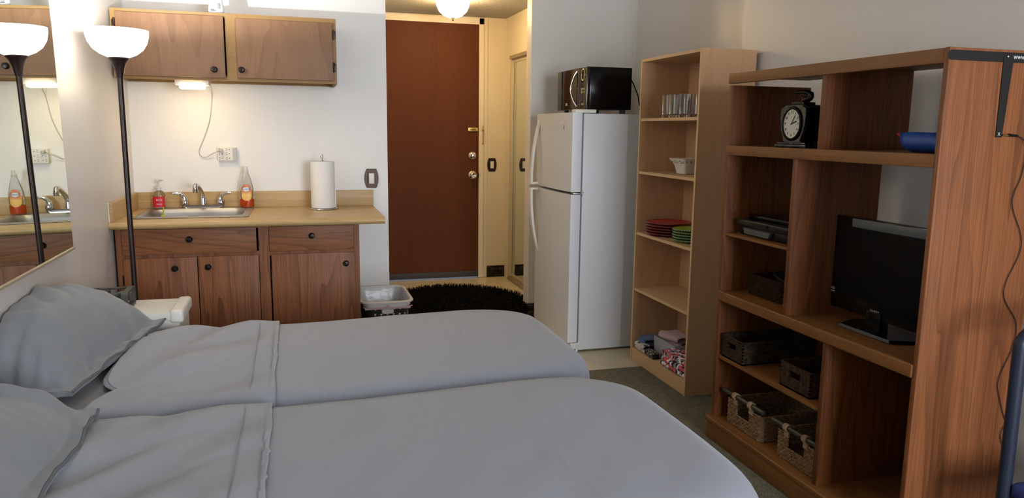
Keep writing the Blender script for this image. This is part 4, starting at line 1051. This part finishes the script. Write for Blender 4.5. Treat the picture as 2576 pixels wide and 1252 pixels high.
w = MB(); w.tube([(2.056, ay - .006, 1.402), (2.09, ay - .007, 1.400)], [.0045, .0035], 10); w.build('plug_boot', M_dark, t)
w = MB(); w.tube(smoothpath([(2.088, ay - .007, 1.400), (2.118, ay - .006, 1.388), (2.134, ay - .004, 1.352), (2.128, ay - .004, 1.28), (2.104, ay - .004, 1.198), (2.154, ay - .004, 1.098), (2.157, ay - .004, 1.036), (2.112, ay - .004, .917), (2.178, ay - .004, .817), (2.178, ay - .004, .738), (2.134, ay - .004, .629), (2.152, ay - .004, .56), (2.178, ay - .004, .50), (2.19, ay - .005, .48), (2.172, ay - .005, .455), (2.176, ay - .005, .42), (2.19, ay - .005, .40)], 7), .0014, 6)
w.build('cable', plain('dark_cable', '1D1413', .5), t)

# chair at the right edge
t = thing('upholstered_chair', 'dark navy chair partly visible at the right edge beside the oak unit', 'chair', (2.09, 1.33, 0))
nv = plain('navy_vinyl', '1B2233', .45)
w = MB(); w.tube(smoothpath([(1.902, 1.50, .0), (1.902, 1.50, .4), (1.897, 1.50, .78), (1.902, 1.50, .845), (1.94, 1.50, .872), (1.98, 1.50, .878), (2.20, 1.50, .878), (2.245, 1.50, .865), (2.262, 1.50, .83), (2.262, 1.50, .4), (2.262, 1.50, 0)], 5), .018, 12); w.build('back_frame', nv, t)
w = MB(); w.box(2.08, 2.095, 1.49, 1.51, .44, .868, .004); w.build('back_slat', nv, t)
w = MB(); w.box(1.90, 2.275, 1.12, 1.485, .395, .44, .018, 3); w.build('seat_cushion', plain('blue_seat', '2B3270', .7, bumps=.3), t)
for lx in (1.915, 2.26): MB().cyl((lx, 1.14, 0), .014, .40).build('leg', nv, t)
w = MB(); w.box(1.905, 2.27, 1.13, 1.50, .375, .396, .004); w.build('seat_frame', nv, t)

# ------------------------------------------------------------------ lights
def light(name, typ, loc, energy, col, **kw):
    l = bpy.data.lights.new(name, typ); l.energy = energy; l.color = col
    for k, v in kw.items(): setattr(l, k, v)
    o = bpy.data.objects.new(name, l); C.objects.link(o); o.location = loc; return o
w_ = light('window_daylight', 'AREA', ((wx0 + wx1) / 2, YR - .16, (wz0 + wz1) / 2), 205, (.86, .92, 1.0), shape='RECTANGLE', size=wx1 - wx0, size_y=wz1 - wz0)
w_.rotation_euler = (R(90), 0, 0)
light('lamp_bulb', 'POINT', (LX, LY, 1.780), 78, (1, .96, .90), shadow_soft_size=.014)
world = bpy.data.worlds.new('world'); bpy.context.scene.world = world; world.use_nodes = True
bg = world.node_tree.nodes['Background']; bg.inputs[0].default_value = (.55, .7, 1, 1); bg.inputs[1].default_value = .6

# ------------------------------------------------------------------ camera
F, (yaw, pitch, roll) = 1865.55, [R(a) for a in (16.28727, 9.12970, .69330)]
f = Vector((math.sin(yaw) * math.cos(pitch), math.cos(yaw) * math.cos(pitch), -math.sin(pitch)))
r = Vector((math.cos(yaw), -math.sin(yaw), 0)); u = r.cross(f)
r2 = math.cos(roll) * r + math.sin(roll) * u; u2 = -math.sin(roll) * r + math.cos(roll) * u
cam = bpy.data.cameras.new('camera'); cam.sensor_width = 36; cam.lens = 36 * F / 2576; cam.clip_start = .05
co = bpy.data.objects.new('camera', cam); C.objects.link(co)
mw = Matrix((r2, u2, -f)).transposed().to_4x4(); mw.translation = (0, 0, 1.4); co.matrix_world = mw
S = bpy.context.scene; S.camera = co
S.view_settings.view_transform = 'Standard'; S.view_settings.look = 'None'; S.view_settings.gamma = 1; S.view_settings.exposure = 0
S.view_settings.use_curve_mapping = False
